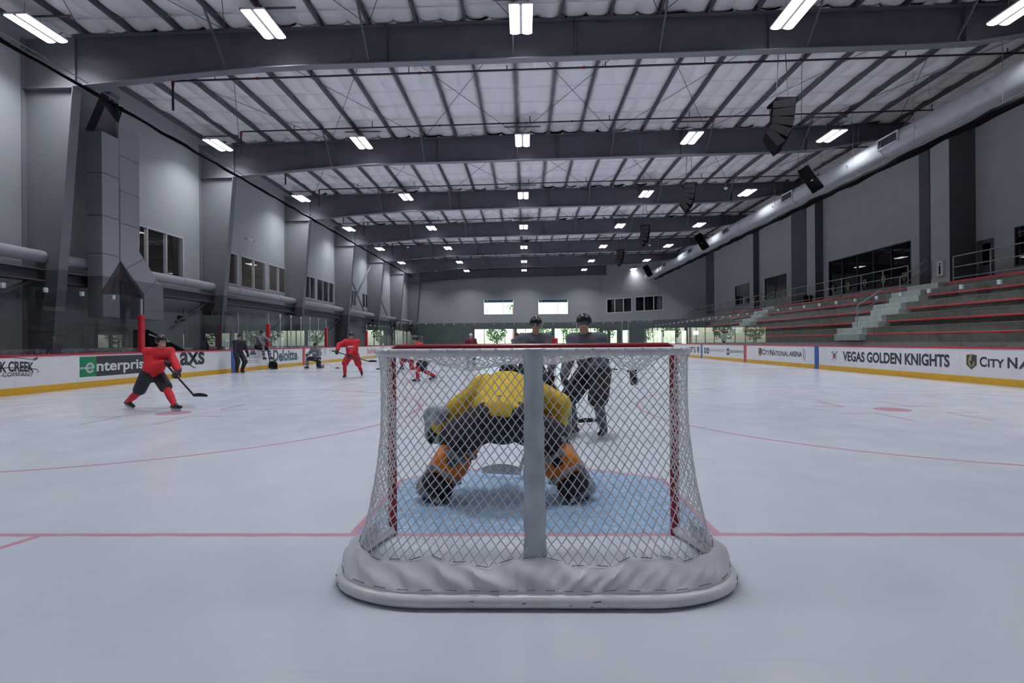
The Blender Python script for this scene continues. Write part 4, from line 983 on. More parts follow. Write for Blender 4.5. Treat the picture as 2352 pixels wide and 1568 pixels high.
# blue-green lobby soffit strip light above the bench glass
# black puck bag on the ice by the boards
c = onZ(622, 846)+V((.12, -.1, 0)); r = thing('puck_bag', V((c.x, c.y, 0)), 'black rounded puck bag on the ice below the sitting player', 'bag')
prof = [(.2, 0), (.27, .03), (.29, .16), (.27, .28), (.2, .36), (.1, .385)]
mb = MB(); mb.lathe(prof, (c.x, c.y, .001), 10); mb.v = [(x, c.y+(y-c.y)*.75, z) for x, y, z in mb.v]; mb.build('bag_body', BLACK, r)
MB().box((c.x-.12, c.y-.225, .02), (c.x+.12, c.y-.2, .055)).build('label_strip', INKG, r)

# ------------------------------------------------------------------ outdoors seen through the lobby windows
PAVE = pm('pale_paving', (178,172,164), .8, var=.1, scale=1); LAWN = pm('lawn', (104,140,72), .9, var=.25, scale=4); LEAF = pm('tree_leaves', (112,158,80), .7, var=.3, scale=3); BARK = pm('palm_bark', (176,128,104), .8, var=.2, scale=8)
tag(MB().box((-80, YFW+.35, -.35), (110, 200, -.16)).build('ground_outside', PAVE), 'pale paved forecourt outside the end windows', None, kind='structure')
tag(MB().box((XRW+.4, -20, -.36), (110, YFW+.3, -.17)).build('ground_lawn', LAWN), 'green lawn outside beyond the bleachers', None, kind='structure')
tag(MB().box((-8, YFW+.3, 3.25), (XA+.5, YFW+5, 3.5)).build('added_canopy', DKF), 'flat canopy slab added outside to darken the upper lobby glass', None, kind='structure')  # added slab, gives the dark band seen through the upper lobby panes
def tree(x, y, h, label, palm=False, seed=1):
    rnd = random.Random(seed); r = thing('palm_tree' if palm else 'garden_tree', V((x, y, -.16)), label, 'tree')
    tp = h*(.8 if palm else .5); MB().tube([(x, y, -.16), (x+.05, y, tp*.5), (x, y, tp)], [.26 if palm else .14, .22 if palm else .11, .2 if palm else .08], 9).build('trunk', BARK, r)
    mb = MB()
    if palm:
        for i in range(16):
            a = i*2*PI/16; L_ = 1.8
            for j in range(6):
                t0, t1 = j/6, (j+1)/6; f = lambda t_: V((x+math.cos(a)*L_*t_, y+math.sin(a)*L_*t_, tp+.9*math.sin(t_*2.2)-.9*t_*t_*(1+.3*(i % 3))))
                q = V((-math.sin(a), math.cos(a), 0))*.16*(1-t0*.7); mb.add([f(t0)-q, f(t0)+q, f(t1)+q*.8, f(t1)-q*.8], [(0,1,2,3)])
    else:
        for i in range(520):
            u = rnd.gauss(0, 1), rnd.gauss(0, 1), rnd.gauss(0, 1); n_ = max(.01, math.sqrt(sum(k*k for k in u))); rad = rnd.uniform(.6, 1)
            c = V((x+u[0]/n_*h*.33*rad, y+u[1]/n_*h*.33*rad, h*.62+u[2]/n_*h*.38*rad)); a = V((rnd.uniform(-1,1), rnd.uniform(-1,1), rnd.uniform(-1,1))).normalized(); b = a.orthogonal().normalized(); s_ = rnd.uniform(.12, .26)
            mb.add([c-a*s_, c+b*s_*.6, c+a*s_, c-b*s_*.6], [(0,1,2,3)])
    mb.build('crown', LEAF, r)
for i, (x, y, h, pl_, l) in enumerate(((-4.5, 76, 5, False, 'round green tree outside behind the man in the white cap'), (-2, 84, 9, True, 'palm outside the lobby glass behind the goal'), (3, 78, 4.6, False, 'green tree outside the lobby glass behind the dark player'), (7.5, 80, 5, False, 'green tree outside near the angled wall corner'), (12, 74, 5, False, 'green tree outside the angled wall, nearer the goal'), (17.5, 71, 5, False, 'green tree outside the angled wall windows'), (21.5, 68, 9, True, 'palm trunk outside the angled wall windows'), (26, 62, 5, False, 'green tree outside past the end of the bleachers'), (26, 55, 9, True, 'palm outside the low windows past the bleachers'), (30, 58, 5.5, False, 'bushy green tree outside the low corner windows'), (-11, 80, 5, False, 'tree outside the slim corner windows'))):
    tree(x, y, h, l, pl_, i+3)
# ------------------------------------------------------------------ goal
NETW = pm('net_cord', (244,246,250), .7, var=.05, scale=20); GPAD = pm('goal_canvas', (236,241,250), .55, var=.05, scale=5, bump=.12, bscale=14)
GTUBE = pm('goal_white_tube', (236,242,250), .3, var=.08, scale=9); GRED = pm('goal_red_post', (150,28,46), .3, var=.06, scale=8); STANP = pm('stanchion_pad', (210,222,232), .6, var=.14, scale=9, bump=.1, bscale=25)
LACE = pm('lace', (120,124,130), .7); SCUFF = pm('scuff', (90,94,102), .7)
GC = V((-.005, 0, 0))
CT = [(-.945,0),(-.95,-.16),(-.935,-.33),(-.83,-.455),(-.42,-.5),(0,-.51)]; CT += [(-x, y) for x, y in reversed(CT[:-1])]
CB = [(-.955,0),(-1.0,-.22),(-1.03,-.5),(-.92,-.76),(-.5,-.905),(0,-.905)]; CB += [(-x, y) for x, y in reversed(CB[:-1])]
CF = [(-.95,0),(-1.01,-.2),(-1.07,-.5),(-.99,-.78),(-.7,-.93),(-.3,-.945),(0,-.945)]; CF += [(-x, y) for x, y in reversed(CF[:-1])]
def cat(P, t):
    n = len(P)-1; t = min(max(t, 0), n-1e-6); i = int(t); f = t-i
    p0, p1, p2, p3 = (V(P[min(max(i+k, 0), n)]) for k in (-1, 0, 1, 2))
    return .5*((2*p1)+(p2-p0)*f+(2*p0-5*p1+4*p2-p3)*f*f+(3*p1-p0-3*p2+p3)*f**3)
ST = 120; _cl = [0]
for i in range(ST):
    t0, t1 = 10*i/ST, 10*(i+1)/ST; _cl.append(_cl[-1]+((cat(CT, t1)-cat(CT, t0)).length+(cat(CB, t1)-cat(CB, t0)).length)/2)
def upar(u):
    L = u*_cl[-1]
    for i in range(ST):
        if L <= _cl[i+1]: return 10*(i+(L-_cl[i])/(_cl[i+1]-_cl[i]))/ST
    return 10
def S(u, v, out=0):
    t = upar(u); a, b = cat(CT, t), cat(CB, t); wv = max(v, 0)**1.9; p = a.lerp(b, wv)
    sag = .035*math.sin(PI*min(max(v, 0), 1))*(.5+.5*math.sin(6.3*u+1.2)) - out
    c = V((0, -.3)); d = (p-c).normalized(); p = p-d*sag
    return GC+V((p.x, p.y, 1.232-1.20*v+.012*math.sin(u*21)*math.sin(PI*v)))
goal = thing('hockey_goal', GC+V((0, -.45, 0)), 'hockey goal with red posts, white netting and padded white base', 'goal')
for s_ in (-1, 1): MB().tube([GC+V((s_*.945, 0, .0)), GC+V((s_*.945, 0, 1.19)), GC+V((s_*.935, 0, 1.235)), GC+V((s_*.90, 0, 1.25))], .03, 16).build('post', GRED, goal)
MB().tube([GC+V((-.91, 0, 1.25)), GC+V((.91, 0, 1.25))], .03, 16).build('crossbar', GRED, goal)
MB().tube([GC+V((*cat(CT, 10*i/40), 1.232)) for i in range(41)], .024, 12).build('top_frame', GTUBE, goal)
bf = MB().tube([GC+V((*cat(CF, 12*i/60), .034)) for i in range(61)], .032, 14).build('base_frame', GTUBE, goal)
rnd = random.Random(5)
for i in range(26):                                                    # puck scuffs on the base tube
    t = 12*rnd.uniform(.2, .8); p = cat(CF, t); q = cat(CF, t+rnd.uniform(.03, .14)); n_ = V((p.x, p.y+.3)).normalized(); z = rnd.uniform(.02, .05)
    MB().bar(GC+V((p.x+n_.x*.03, p.y+n_.y*.031, z)), GC+V((q.x+n_.x*.03, q.y+n_.y*.031, z+.003)), .004, .004).build('scuff_mark', SCUFF, bf)
# centre stanchion with its pad
sp = MB(); pa, pb = GC+V((0, -.52, 1.25)), GC+V((0, -.80, .05)); n = 16; vs_ = []
for i in range(n+1):
    p = pa.lerp(pb, i/n); ww = .054+.006*i/n+.003*math.sin(i*2.3)
    for a in range(10): t = 2*PI*a/10; vs_.append(p+V((math.cos(t)*ww, math.sin(t)*.045, 0)))
sp.add(vs_, [(i*10+k, i*10+(k+1)%10, (i+1)*10+(k+1)%10, (i+1)*10+k) for i in range(n) for k in range(10)]+[tuple(range(10)), tuple(n*10+k for k in range(10))]); sp.sm = True
so = sp.build('centre_stanchion', STANP, goal)
for z in ():
    f = (1.25-z)/1.2; p = pa.lerp(pb, f); MB().bar(p+V((-.03, -.047, -.012)), p+V((.06, -.04, .012)), .006, .006).build('crease_fold', LACE, so)
# canvas skirt around the base
NU, NV_ = 150, 9; vs_ = []; mb = MB()
for i in range(NU+1):
    u = .04+.92*i/NU; f = 12*u; wob = .5+.5*math.sin(i*.45+1.3*math.sin(i*.17)); wv = .012*math.sin(i*.23)+.006*math.sin(i*.61+1)
    cen = max(0, 1-abs(u-.5)/.06); vt = .885+wv*(1-cen)-.02*cen
    top = S(u, vt, .006); t = upar(u)*1.2; bq = cat(CF, t); bot = GC+V((bq.x, bq.y, .062))
    for j in range(NV_+1):
        g = j/NV_; p = top.lerp(bot, g); c = GC+V((0, -.3, 0)); d = V((p.x-c.x, p.y-c.y, 0)).normalized()
        fold = .012*math.sin(i*.55-g*3.2+.8*math.sin(i*.13))*math.sin(PI*g)+.006*math.sin(i*1.37+g*5)*math.sin(PI*g)
        p = p+d*(.022*math.sin(PI*g**.8)+fold)+V((0,0,.012*math.sin(PI*g)+fold*.6)); vs_.append(p)
mb.add(vs_, [(i*(NV_+1)+j, i*(NV_+1)+j+1, (i+1)*(NV_+1)+j+1, (i+1)*(NV_+1)+j) for i in range(NU) for j in range(NV_)]); mb.sm = True
sk = mb.build('base_skirt', GPAD, goal); md = sk.modifiers.new('thickness', 'SOLIDIFY'); md.thickness = .006
for side, g in ((0, 0.03), (1, .93)):
    for k in range(22):
        i0 = 12+k*6; a, b = V(vs_[i0*(NV_+1)+(0 if side == 0 else NV_-1)]), V(vs_[(i0+3)*(NV_+1)+(0 if side == 0 else NV_-1)]); o_ = V((0, -.008, .006))
        MB().tube([a+o_, a.lerp(b, .5)+o_, b+o_], .0022, 5).build('lacing', LACE, sk)
# netting: every knotted diamond is real cord
def cord(mb, a, b, r):
    d = (b-a); 
    if d.length < 1e-5: return
    d.normalize(); x_ = d.cross(V((.3, .2, .93))).normalized()*r; y_ = d.cross(x_); vs_ = []
    for p in (a-d*r*.4, b+d*r*.4):
        for k in range(5): t = 2*PI*k/5; vs_.append(p+x_*math.cos(t)+y_*math.sin(t))
    mb.add(vs_, [(k, (k+1)%5, 5+(k+1)%5, 5+k) for k in range(5)])
NI, NJ = 118, 40
rn = random.Random(3)
def node(i, j):
    u, v = i/NI, j/NJ
    w1 = .012*math.sin(9*u+5*v)+.02*math.sin(PI*v)*math.sin(5*u+.8); w2 = .014*math.sin(7*u-4*v+1)+.02*math.sin(13*u)*v*(1-v)*2
    e = math.sin(PI*u)**.5
    return S(min(max(u+w1*.25*e, 0), 1), v*1.0+w2*e*(0 if j == 0 else 1))
nodes = {(i, j): node(i, j)+V((rn.uniform(-1,1), rn.uniform(-1,1), rn.uniform(-1,1)))*.0022 for i in range(NI+1) for j in range(NJ+1) if (i+j) % 2 == 0}
mb = MB()
for (i, j), p in nodes.items():
    for di in (-1, 1):
        q = nodes.get((i+di, j+1))
        if q is not None: cord(mb, p, q, .0030)
for j in range(0, NJ-1):                                                # side edges laced to the posts
    for i in (0, NI):
        if (i, j) in nodes and (i, j+2) in nodes: cord(mb, nodes[(i, j)], nodes[(i, j+2)], .003)
ne = mb.build('back_netting', NETW, goal); ne['kind'] = 'stuff'
mb = MB(); tn = {}
for i in range(75):
    for j in range(23):
        if (i+j) % 2: continue
        x = -.93+1.86*i/74; f = j/22; yb = -.5 if abs(x) < .8 else -.5+(abs(x)-.8)*1.3; y = yb*f
        s_ = math.sin(PI*f)**.8*(.03+.085*math.exp(-((x+.38)/.26)**2)+.05*math.exp(-((x-.1)/.2)**2)+.11*math.exp(-((x-.62)/.11)**2)*math.sin(PI*f)**2)
        tn[(i, j)] = GC+V((x+.012*math.sin(j*1.1+i*.4), y, 1.235-s_+rn.uniform(-.004, .004)))
for (i, j), p in tn.items():
    for di in (-1, 1):
        q = tn.get((i+di, j+1))
        if q is not None: cord(mb, p, q, .0028)
to = mb.build('top_netting', NETW, goal); to['kind'] = 'stuff'
for i in range(46):                                                     # cord loops round the top frame
    t = 10*(i+.5)/46; p = cat(CT, t); q = cat(CT, t+.16)
    pts = [GC+V((p.x+(q.x-p.x)*k/6, p.y+(q.y-p.y)*k/6, 0))+V((0, -.027*math.sin(k*PI/6*1.0)*0-.027*abs(math.cos(k*PI/6)), 1.228+.027*math.sin(k*PI/3))) for k in range(7)]
    MB().tube(pts, .0028, 5).build('lacing_loop', NETW, goal)
c = GC+V((.62, -.25, 1.105))
r = thing('net_camera', c, 'small dark grey box hanging in the top netting of the goal', 'camera')
rot = Matrix.Rotation(math.radians(-6), 3, 'Y')
for a, b, nm, m in (((-.02,-.02,-.085),(.02,.02,.0),'camera_body',pm('device_grey', (84,90,94), .5)), ((-.035,-.022,-.002),(.022,.022,.012),'clamp',BLACK), ((-.012,-.024,-.05),(.008,-.019,-.03),'lens',BLACK2)):
    q = MB().bbox(a, b, .004); q.v = [tuple(c+rot@V(p)) for p in q.v]; q.build(nm, m, r)
# ------------------------------------------------------------------ people
def _ring(c, x_, y_, r, lat, k, n=12):
    out = []
    for i in range(n):
        t = 2*PI*i/n; o = (x_*math.cos(t)+y_*math.sin(t))*r
        if lat is not None: o = o+lat*(o.dot(lat)*(k-1))
        out.append(c+o)
    return out
def capsule(mb, p, q, r0, r1, lat=None, k=1, n=12):
    p, q = V(p), V(q); d = q-p
    if d.length < 1e-4: d = V((0,0,1e-3)); q = p+d
    d.normalize(); x_ = d.orthogonal().normalized(); y_ = d.cross(x_); lat = V(lat).normalized() if lat is not None else None
    rings = []
    for a in (-80, -50, -22): t = math.radians(a); rings.append(_ring(p+d*(r0*math.sin(t)), x_, y_, r0*math.cos(t), lat, k, n))
    for a in (22, 50, 80): t = math.radians(a); rings.append(_ring(q+d*(r1*math.sin(t)), x_, y_, r1*math.cos(t), lat, k, n))
    m = len(rings); mb.add([v for r_ in rings for v in r_], [(i*n+j, i*n+(j+1)%n, (i+1)*n+(j+1)%n, (i+1)*n+j) for i in range(m-1) for j in range(n)]+[tuple(reversed(range(n))), tuple((m-1)*n+j for j in range(n))])
def ellip(mb, c, rx, ry, rz, R=None, n=14, m=9):
    c = V(c); vs_ = []
    for i in range(1, m):
        a = PI*i/m
        for j in range(n):
            b = 2*PI*j/n; v = V((rx*math.sin(a)*math.cos(b), ry*math.sin(a)*math.sin(b), rz*math.cos(a))); vs_.append(c+(R@v if R else v))
    t_, b_ = V((0,0,rz)), V((0,0,-rz)); vs_ += [c+(R@t_ if R else t_), c+(R@b_ if R else b_)]; k = (m-1)*n
    fs = [(i*n+j, i*n+(j+1)%n, (i+1)*n+(j+1)%n, (i+1)*n+j) for i in range(m-2) for j in range(n)]+[(k, (j+1)%n, j) for j in range(n)]+[(k+1, (m-2)*n+j, (m-2)*n+(j+1)%n) for j in range(n)]
    mb.add(vs_, fs)
def fuse(mb, vox, smooth=2):
    """one continuous skin over overlapping volumes"""
    me = bpy.data.meshes.new('form'); me.from_pydata(mb.v, [], mb.f); me.update(); ob = bpy.data.objects.new('form', me)
    import bmesh
    bm = bmesh.new(); bm.from_mesh(me); bmesh.ops.recalc_face_normals(bm, faces=bm.faces[:]); bm.to_mesh(me); bm.free()
    a = ob.modifiers.new('r', 'REMESH'); a.mode = 'VOXEL'; a.voxel_size = vox
    if smooth: b = ob.modifiers.new('s', 'SMOOTH'); b.iterations = smooth; b.factor = .5
    out = evaluated(ob); bpy.data.meshes.remove(me)
    out.polygons.foreach_set('use_smooth', [True]*len(out.polygons)); return out
def put(me, name, m, parent, label=None):
    o = bpy.data.objects.new(name, me); COL.objects.link(o); me.materials.clear(); me.materials.append(m); o.parent = parent
    if label: o['label'] = label
    return o
def ik(a, c, l1, l2, pole):
    a, c, pole = V(a), V(c), V(pole); d = c-a; L = min(d.length, (l1+l2)*.999); d.normalize(); c = a+d*L
    x = (l1*l1-l2*l2+L*L)/(2*L); h = math.sqrt(max(l1*l1-x*x, 0)); pole = (pole-d*pole.dot(d)); pole.normalize()
    return a+d*x+pole*h, c
SKIN = pm('skin', (196,150,128), .55, var=.05, scale=12); HAIR = pm('dark_hair', (48,40,38), .7, var=.2, scale=40); EYE = pm('eye_dark', (30,28,30), .3); LIP = pm('lip', (150,92,84), .5)
JRED = pm('jersey_red', (206,34,44), .75, var=.07, scale=7, bump=.25, bscale=16); PRED = pm('pants_red', (178,30,42), .7, var=.08, scale=7, bump=.2, bscale=16); SRED = pm('socks_red', (196,36,48), .8, var=.07, scale=12, bump=.2, bscale=30)
JGRY = pm('jersey_grey', (124,126,136), .8, var=.07, scale=7, bump=.25, bscale=16); JDK = pm('jersey_charcoal', (92,96,106), .8, var=.08, scale=7, bump=.25, bscale=16); PBLK = pm('pants_black', (40,40,50), .75, var=.1, scale=8, bump=.2, bscale=16)
SGRY = pm('socks_grey', (140,144,152), .8, var=.07, scale=12, bump=.2, bscale=30); SDK = pm('socks_slate', (86,94,104), .8, var=.07, scale=12, bump=.2, bscale=30); JYEL = pm('jersey_yellow', (226,188,30), .7, var=.07, scale=6, bump=.3, bscale=12)
GLV = pm('glove_black', (46,46,54), .7, var=.12, scale=14, bump=.2, bscale=30); GLVR = pm('glove_red', (156,40,50), .7, var=.1, scale=14); HBLK = pm('helmet_black', (34,34,40), .3, var=.06); HRED = pm('helmet_red', (176,36,46), .3); CAPW = pm('cap_white', (222,222,226), .8)
SKB = pm('skate_boot', (36,36,42), .4, var=.1, scale=14); SKW = pm('skate_white', (214,216,220), .4); BLD = pm('blade_steel', (190,194,200), .2, metal=.9); ORG = pm('pad_orange', (226,128,26), .55, var=.08, scale=9, bump=.15, bscale=20); PGREY = pm('pad_grey', (150,158,166), .6, var=.08, scale=9)
STKB = pm('stick_black', (48,46,52), .4); STKW = pm('stick_white', (214,212,214), .4); STKT = pm('stick_tape', (30,30,34), .8); STKR = pm('stick_red', (130,36,46), .4); JMAR = pm('jacket_dark', (44,44,54), .8, var=.1, scale=8, bump=.2, bscale=16); JMR2 = pm('jacket_maroon', (108,40,56), .8, var=.1, scale=8)
NUMW = pm('crest_white', (226,220,224), .6)
def hand_into(mb, wrist, f, g, n_, s=1.0, curl=1.0):
    """palm and five fingers; f = along the forearm, g = across the knuckles, n_ = towards the palm side"""
    pc = wrist+f*.045*s
    capsule(mb, wrist, pc+f*.02*s, .03*s, .034*s, g, 1.25, 10)
    for i, (o, L) in enumerate(((.033, .072), (.011, .08), (-.011, .075), (-.033, .06))):
        b = pc+f*.035*s+g*o*s; d = f.copy(); p = b
        for k in range(3):
            ang = math.radians((28, 62, 48)[k]*curl); d = (Matrix.Rotation(ang, 3, g) @ d) if (Matrix.Rotation(ang, 3, g) @ f).dot(n_) > 0 else (Matrix.Rotation(-ang, 3, g) @ d)
            q = p+d*(L*(.42, .32, .26)[k]*s); capsule(mb, p, q, .0105*s, .0095*s, None, 1, 8); p = q
    t0 = pc-f*.01*s+g*.035*s; t1 = t0+(g*.55+n_*.55+f*.45).normalized()*.042*s; t2 = t1+(n_*.6+f*.7-g*.25).normalized()*.034*s
    capsule(mb, t0, t1, .013*s, .012*s, None, 1, 8); capsule(mb, t1, t2, .012*s, .010*s, None, 1, 8)
def person(label, loc, heading, pose, st, vox=.02, name='person', group=None, cat_='person'):
    """pose in local coordinates: the person faces -Y and has the left hand on +X"""
    H = Matrix.Rotation(heading, 3, 'Z'); loc = V(loc); sc_ = st.get('scale', 1.0)
    W = lambda p: (H @ (V(p)*sc_))
    root = thing(name, loc, label, cat_, group)
    g = lambda k, d=None: pose.get(k, d)
    pel = W(g('pelvis', (0, .05, .93))); lean = math.radians(g('lean', 10)); side = math.radians(g('side', 0)); tw = math.radians(g('twist', 0))
    sp = (H @ V((math.sin(side), -math.sin(lean)*math.cos(side), math.cos(lean)*math.cos(side)))).normalized()
    lat0 = H @ V((1, 0, 0)); fwd = H @ V((0, -1, 0)); lat = (Matrix.Rotation(tw, 3, sp) @ lat0); lat = (lat-sp*lat.dot(sp)).normalized()
    ch = lat.cross(sp).normalized(); 
    if ch.dot(fwd) < -.3 and lean < 1.2: ch = -ch
    neck = pel+sp*.54*sc_; sh = {s_: pel+sp*.47*sc_+lat*(.19*s_*sc_) for s_ in (1, -1)}; hip = {s_: pel+lat0*(.105*s_*sc_)-V((0,0,.02)) for s_ in (1, -1)}
    hp = math.radians(g('headpitch', 12)); hy = math.radians(g('headyaw', 0)); HR = H @ Matrix.Rotation(hy, 3, 'Z') @ Matrix.Rotation(hp, 3, 'X')
    hd = (sp*.45+V((0,0,.55))*(1 if lean < 1 else .35)+fwd*(.1 if lean < .7 else .35)).normalized(); head = neck+hd*.158*sc_
    ank = {}; kn = {}; toe = {}
    for s_, k in ((1, 'L'), (-1, 'R')):
        f_ = g('foot'+k, (.14*s_, 0, .11, 0)); a = W(f_[:3]); pol = W(g('knee'+k, (.25*s_, -1, 0)))
        kn[s_], ank[s_] = ik(hip[s_], a, .45*sc_, .44*sc_, pol); yw = math.radians(f_[3]); pt = math.radians(f_[4] if len(f_) > 4 else 0)
        toe[s_] = H @ V((math.sin(yw)*math.cos(pt), -math.cos(yw)*math.cos(pt), math.sin(pt)))
    wr = {}; el = {}; hf = {}; hg = {}; hn = {}
    stick = g('stick')
    if stick: SA, SB = W(stick[0]), W(stick[1]); sd = (SB-SA).normalized()
    for s_, k in ((1, 'L'), (-1, 'R')):
        tgt = g('hand'+k, (.3*s_, -.15, .8)); pol = W(g('elbow'+k, (.6*s_, .6, -.4)))
        grip = stick is not None and not isinstance(tgt, tuple)
        if grip:
            G = SA.lerp(SB, tgt); f0 = (G-sh[s_]).normalized(); f0 = (f0-sd*f0.dot(sd)).normalized(); nn = f0.cross(sd)
            if nn.dot(fwd) > 0 and nn.z > 0: nn = -nn
            t_ = G-f0*.07-nn*.03
        else: t_ = W(tgt)
        el[s_], wr[s_] = ik(sh[s_], t_, .29*sc_, .26*sc_, pol); f0 = (wr[s_]-el[s_]).normalized()
        if grip: f1 = (G-wr[s_]); f1 = (f1-sd*f1.dot(sd)).normalized(); hf[s_] = (f0*.4+f1*.6).normalized(); hg[s_] = (sd-hf[s_]*sd.dot(hf[s_])).normalized()*1; hn[s_] = (G-wr[s_]-hf[s_]*.07).normalized() if (G-wr[s_]-hf[s_]*.07).length > .01 else hf[s_].cross(hg[s_])
        else: hf[s_] = f0; hn[s_] = (-lat*s_-f0*(-lat*s_).dot(f0)).normalized(); hg[s_] = f0.cross(hn[s_]).normalized()
        hn[s_] = (hn[s_]-hg[s_]*hn[s_].dot(hg[s_])-hf[s_]*hn[s_].dot(hf[s_])).normalized() if abs(hn[s_].dot(hf[s_])) < .98 else hf[s_].cross(hg[s_])
    # body, one continuous figure
    mb = MB()
    capsule(mb, pel, pel+sp*.18*sc_, .115*sc_, .11*sc_, lat0, 1.3); capsule(mb, pel+sp*.18*sc_, pel+sp*.42*sc_, .115*sc_, .11*sc_, lat, 1.4); capsule(mb, pel+sp*.42*sc_, neck, .09*sc_, .055*sc_, lat, 1.3); capsule(mb, neck-sp*.02, head-hd*.04, .055*sc_, .052*sc_)
    for s_ in (1, -1):
        capsule(mb, hip[s_], kn[s_], .085*sc_, .058*sc_); capsule(mb, kn[s_], ank[s_], .055*sc_, .038*sc_); capsule(mb, ank[s_], ank[s_]+toe[s_]*.13-V((0,0,.04)), .036*sc_, .03*sc_)
        capsule(mb, sh[s_]-lat*(.05*s_), sh[s_], .065*sc_, .062*sc_); capsule(mb, sh[s_], el[s_], .055*sc_, .043*sc_); capsule(mb, el[s_], wr[s_], .042*sc_, .029*sc_)
        if not st.get('gloves'): hand_into(mb, wr[s_], hf[s_], hg[s_], hn[s_], 1.0*sc_, .8)
    X_, Y_, Z_ = HR @ V((1,0,0)), HR @ V((0,-1,0)), HR @ V((0,0,1)); q = sc_
    ellip(mb, head+Z_*.025*q+Y_*-.01*q, .074*q, .092*q, .098*q, HR); ellip(mb, head+Y_*.022*q-Z_*.06*q, .056*q, .062*q, .062*q, HR)
    capsule(mb, head+Y_*.092*q+Z_*.012*q, head+Y_*.112*q-Z_*.022*q, .009*q, .015*q, None, 1, 8); ellip(mb, head+Y_*.078*q+Z_*.03*q, .055*q, .016*q, .012*q, HR); ellip(mb, head+Y_*.076*q-Z_*.098*q, .025*q, .02*q, .018*q, HR)
    for s_ in (1, -1): ellip(mb, head+X_*(.076*s_*q)-Z_*.01*q-Y_*.005*q, .01*q, .02*q, .03*q, HR)
    body = put(fuse(mb, vox*.6, 2), 'body', st.get('skin', SKIN), root)
    for s_ in (1, -1):
        mb = MB(); ellip(mb, head+Y_*.083*q+X_*(.031*s_*q)+Z_*.008*q, .013*q, .008*q, .007*q, HR, 10, 6); o = mb.build('eye', EYE, root, True); o.data.transform(Matrix.Translation(wloc(root)))
    mb = MB(); ellip(mb, head+Y_*.081*q-Z_*.062*q, .023*q, .009*q, .007*q, HR, 10, 6); o = mb.build('mouth', LIP, root, True); o.data.transform(Matrix.Translation(wloc(root)))
    if st.get('beard'):
        mb = MB(); ellip(mb, head+Y_*.024*q-Z_*.075*q, .06*q, .062*q, .055*q, HR); put(fuse(mb, .012, 1), 'beard', HAIR, root)
    # clothing
    bk = st.get('bulk', 1.0)*sc_; mb = MB()
    hem = pel+sp*st.get('hem', .03); capsule(mb, hem, pel+sp*.2*sc_, st.get('hem_r', .158)*bk, .15*bk, lat0, 1.28); capsule(mb, pel+sp*.2*sc_, pel+sp*.42*sc_, .15*bk, .145*bk, lat, 1.42); capsule(mb, pel+sp*.40*sc_, neck-sp*.035, .125*bk, .075*bk, lat, 1.5)
    for s_ in (1, -1):
        capsule(mb, neck-sp*.03, sh[s_]+sp*.02, .075*bk, .085*bk)
        capsule(mb, sh[s_]-lat*(.09*s_), sh[s_]+lat*(.015*s_)+sp*.01, .1*bk, .098*bk); am = st.get('arm', 1)*bk; capsule(mb, sh[s_], el[s_], .092*am, .082*am); capsule(mb, el[s_], wr[s_].lerp(el[s_], .12), .084*am, .064*am)
    put(fuse(mb, vox, 3), st.get('jersey_name', 'jersey'), st['jersey'], root, st.get('jersey_label'))
    mb = MB(); capsule(mb, pel+sp*.05, pel-V((0,0,.03)), st.get('seat_r', .14)*bk, st.get('seat_r', .145)*bk, lat0, 1.2)
    loose = st.get('pant_r', (.125, .115)); kf = st.get('pant_len', .86)
    for s_ in (1, -1):
        e = hip[s_].lerp(kn[s_], min(kf, 1)); capsule(mb, hip[s_], e, loose[0]*bk, loose[1]*bk)
        if kf > 1: capsule(mb, kn[s_], ank[s_].lerp(kn[s_], .12), loose[1]*bk, .075*bk)
    put(fuse(mb, vox, 3), 'pants', st['pants'], root)
    if kf <= 1:
        for s_ in (1, -1):
            mb = MB(); d = (ank[s_]-kn[s_]).normalized(); capsule(mb, kn[s_]-d*.06, kn[s_]+d*.1, .078*sc_, .078*sc_); capsule(mb, kn[s_], kn[s_].lerp(ank[s_], .5), .076*sc_, .078*sc_); capsule(mb, kn[s_].lerp(ank[s_], .5), ank[s_], .078*sc_, .056*sc_)
            so_ = put(fuse(mb, vox*.8, 2), 'sock', st['socks'], root)
            if st.get('stripe'):
                for t_ in (.3, .62): p = kn[s_].lerp(ank[s_], t_); MB_ = MB().tube([p-d*.015+loc, p+d*.015+loc], .083*sc_, 14); MB_.build('sock_stripe', st['stripe'], so_)
    # skates / shoes
    for s_ in (1, -1):
        a, t_ = ank[s_], toe[s_]; up = (kn[s_]-a).normalized(); upv = (V((0,0,1)) if abs(t_.z) < .3 else (up-t_*up.dot(t_)).normalized()); mb = MB()
        lat_f = t_.cross(upv).normalized(); sole = a-upv*.04*sc_
        capsule(mb, a+up*.07, a-upv*.03, .054*sc_, .05*sc_); capsule(mb, sole-t_*.06*sc_, sole+t_*.08*sc_, .042*sc_, .044*sc_); capsule(mb, sole+t_*.08*sc_, sole+t_*.17*sc_, .044*sc_, .036*sc_); capsule(mb, a+t_*.02, sole+t_*.1*sc_, .045*sc_, .042*sc_)
        sk_ = put(fuse(mb, vox*.6, 2), 'skate' if not st.get('shoes') else 'shoe', st.get('skate', SKB), root)
        if not st.get('shoes'):
            base = sole-upv*.04*sc_
            for nm, m, z0, z1, wd, y0, y1 in (('blade_holder', SKW, -.028, .004, .022, -.09, .17), ('blade', BLD, -.05, -.026, .006, -.1, .185)):
                b = MB(); b.bar(base+t_*y0*sc_+upv*((z0+z1)/2)*sc_+loc, base+t_*y1*sc_+upv*((z0+z1)/2)*sc_+loc, wd, (z1-z0)*sc_, up=upv); b.build(nm, m, sk_)
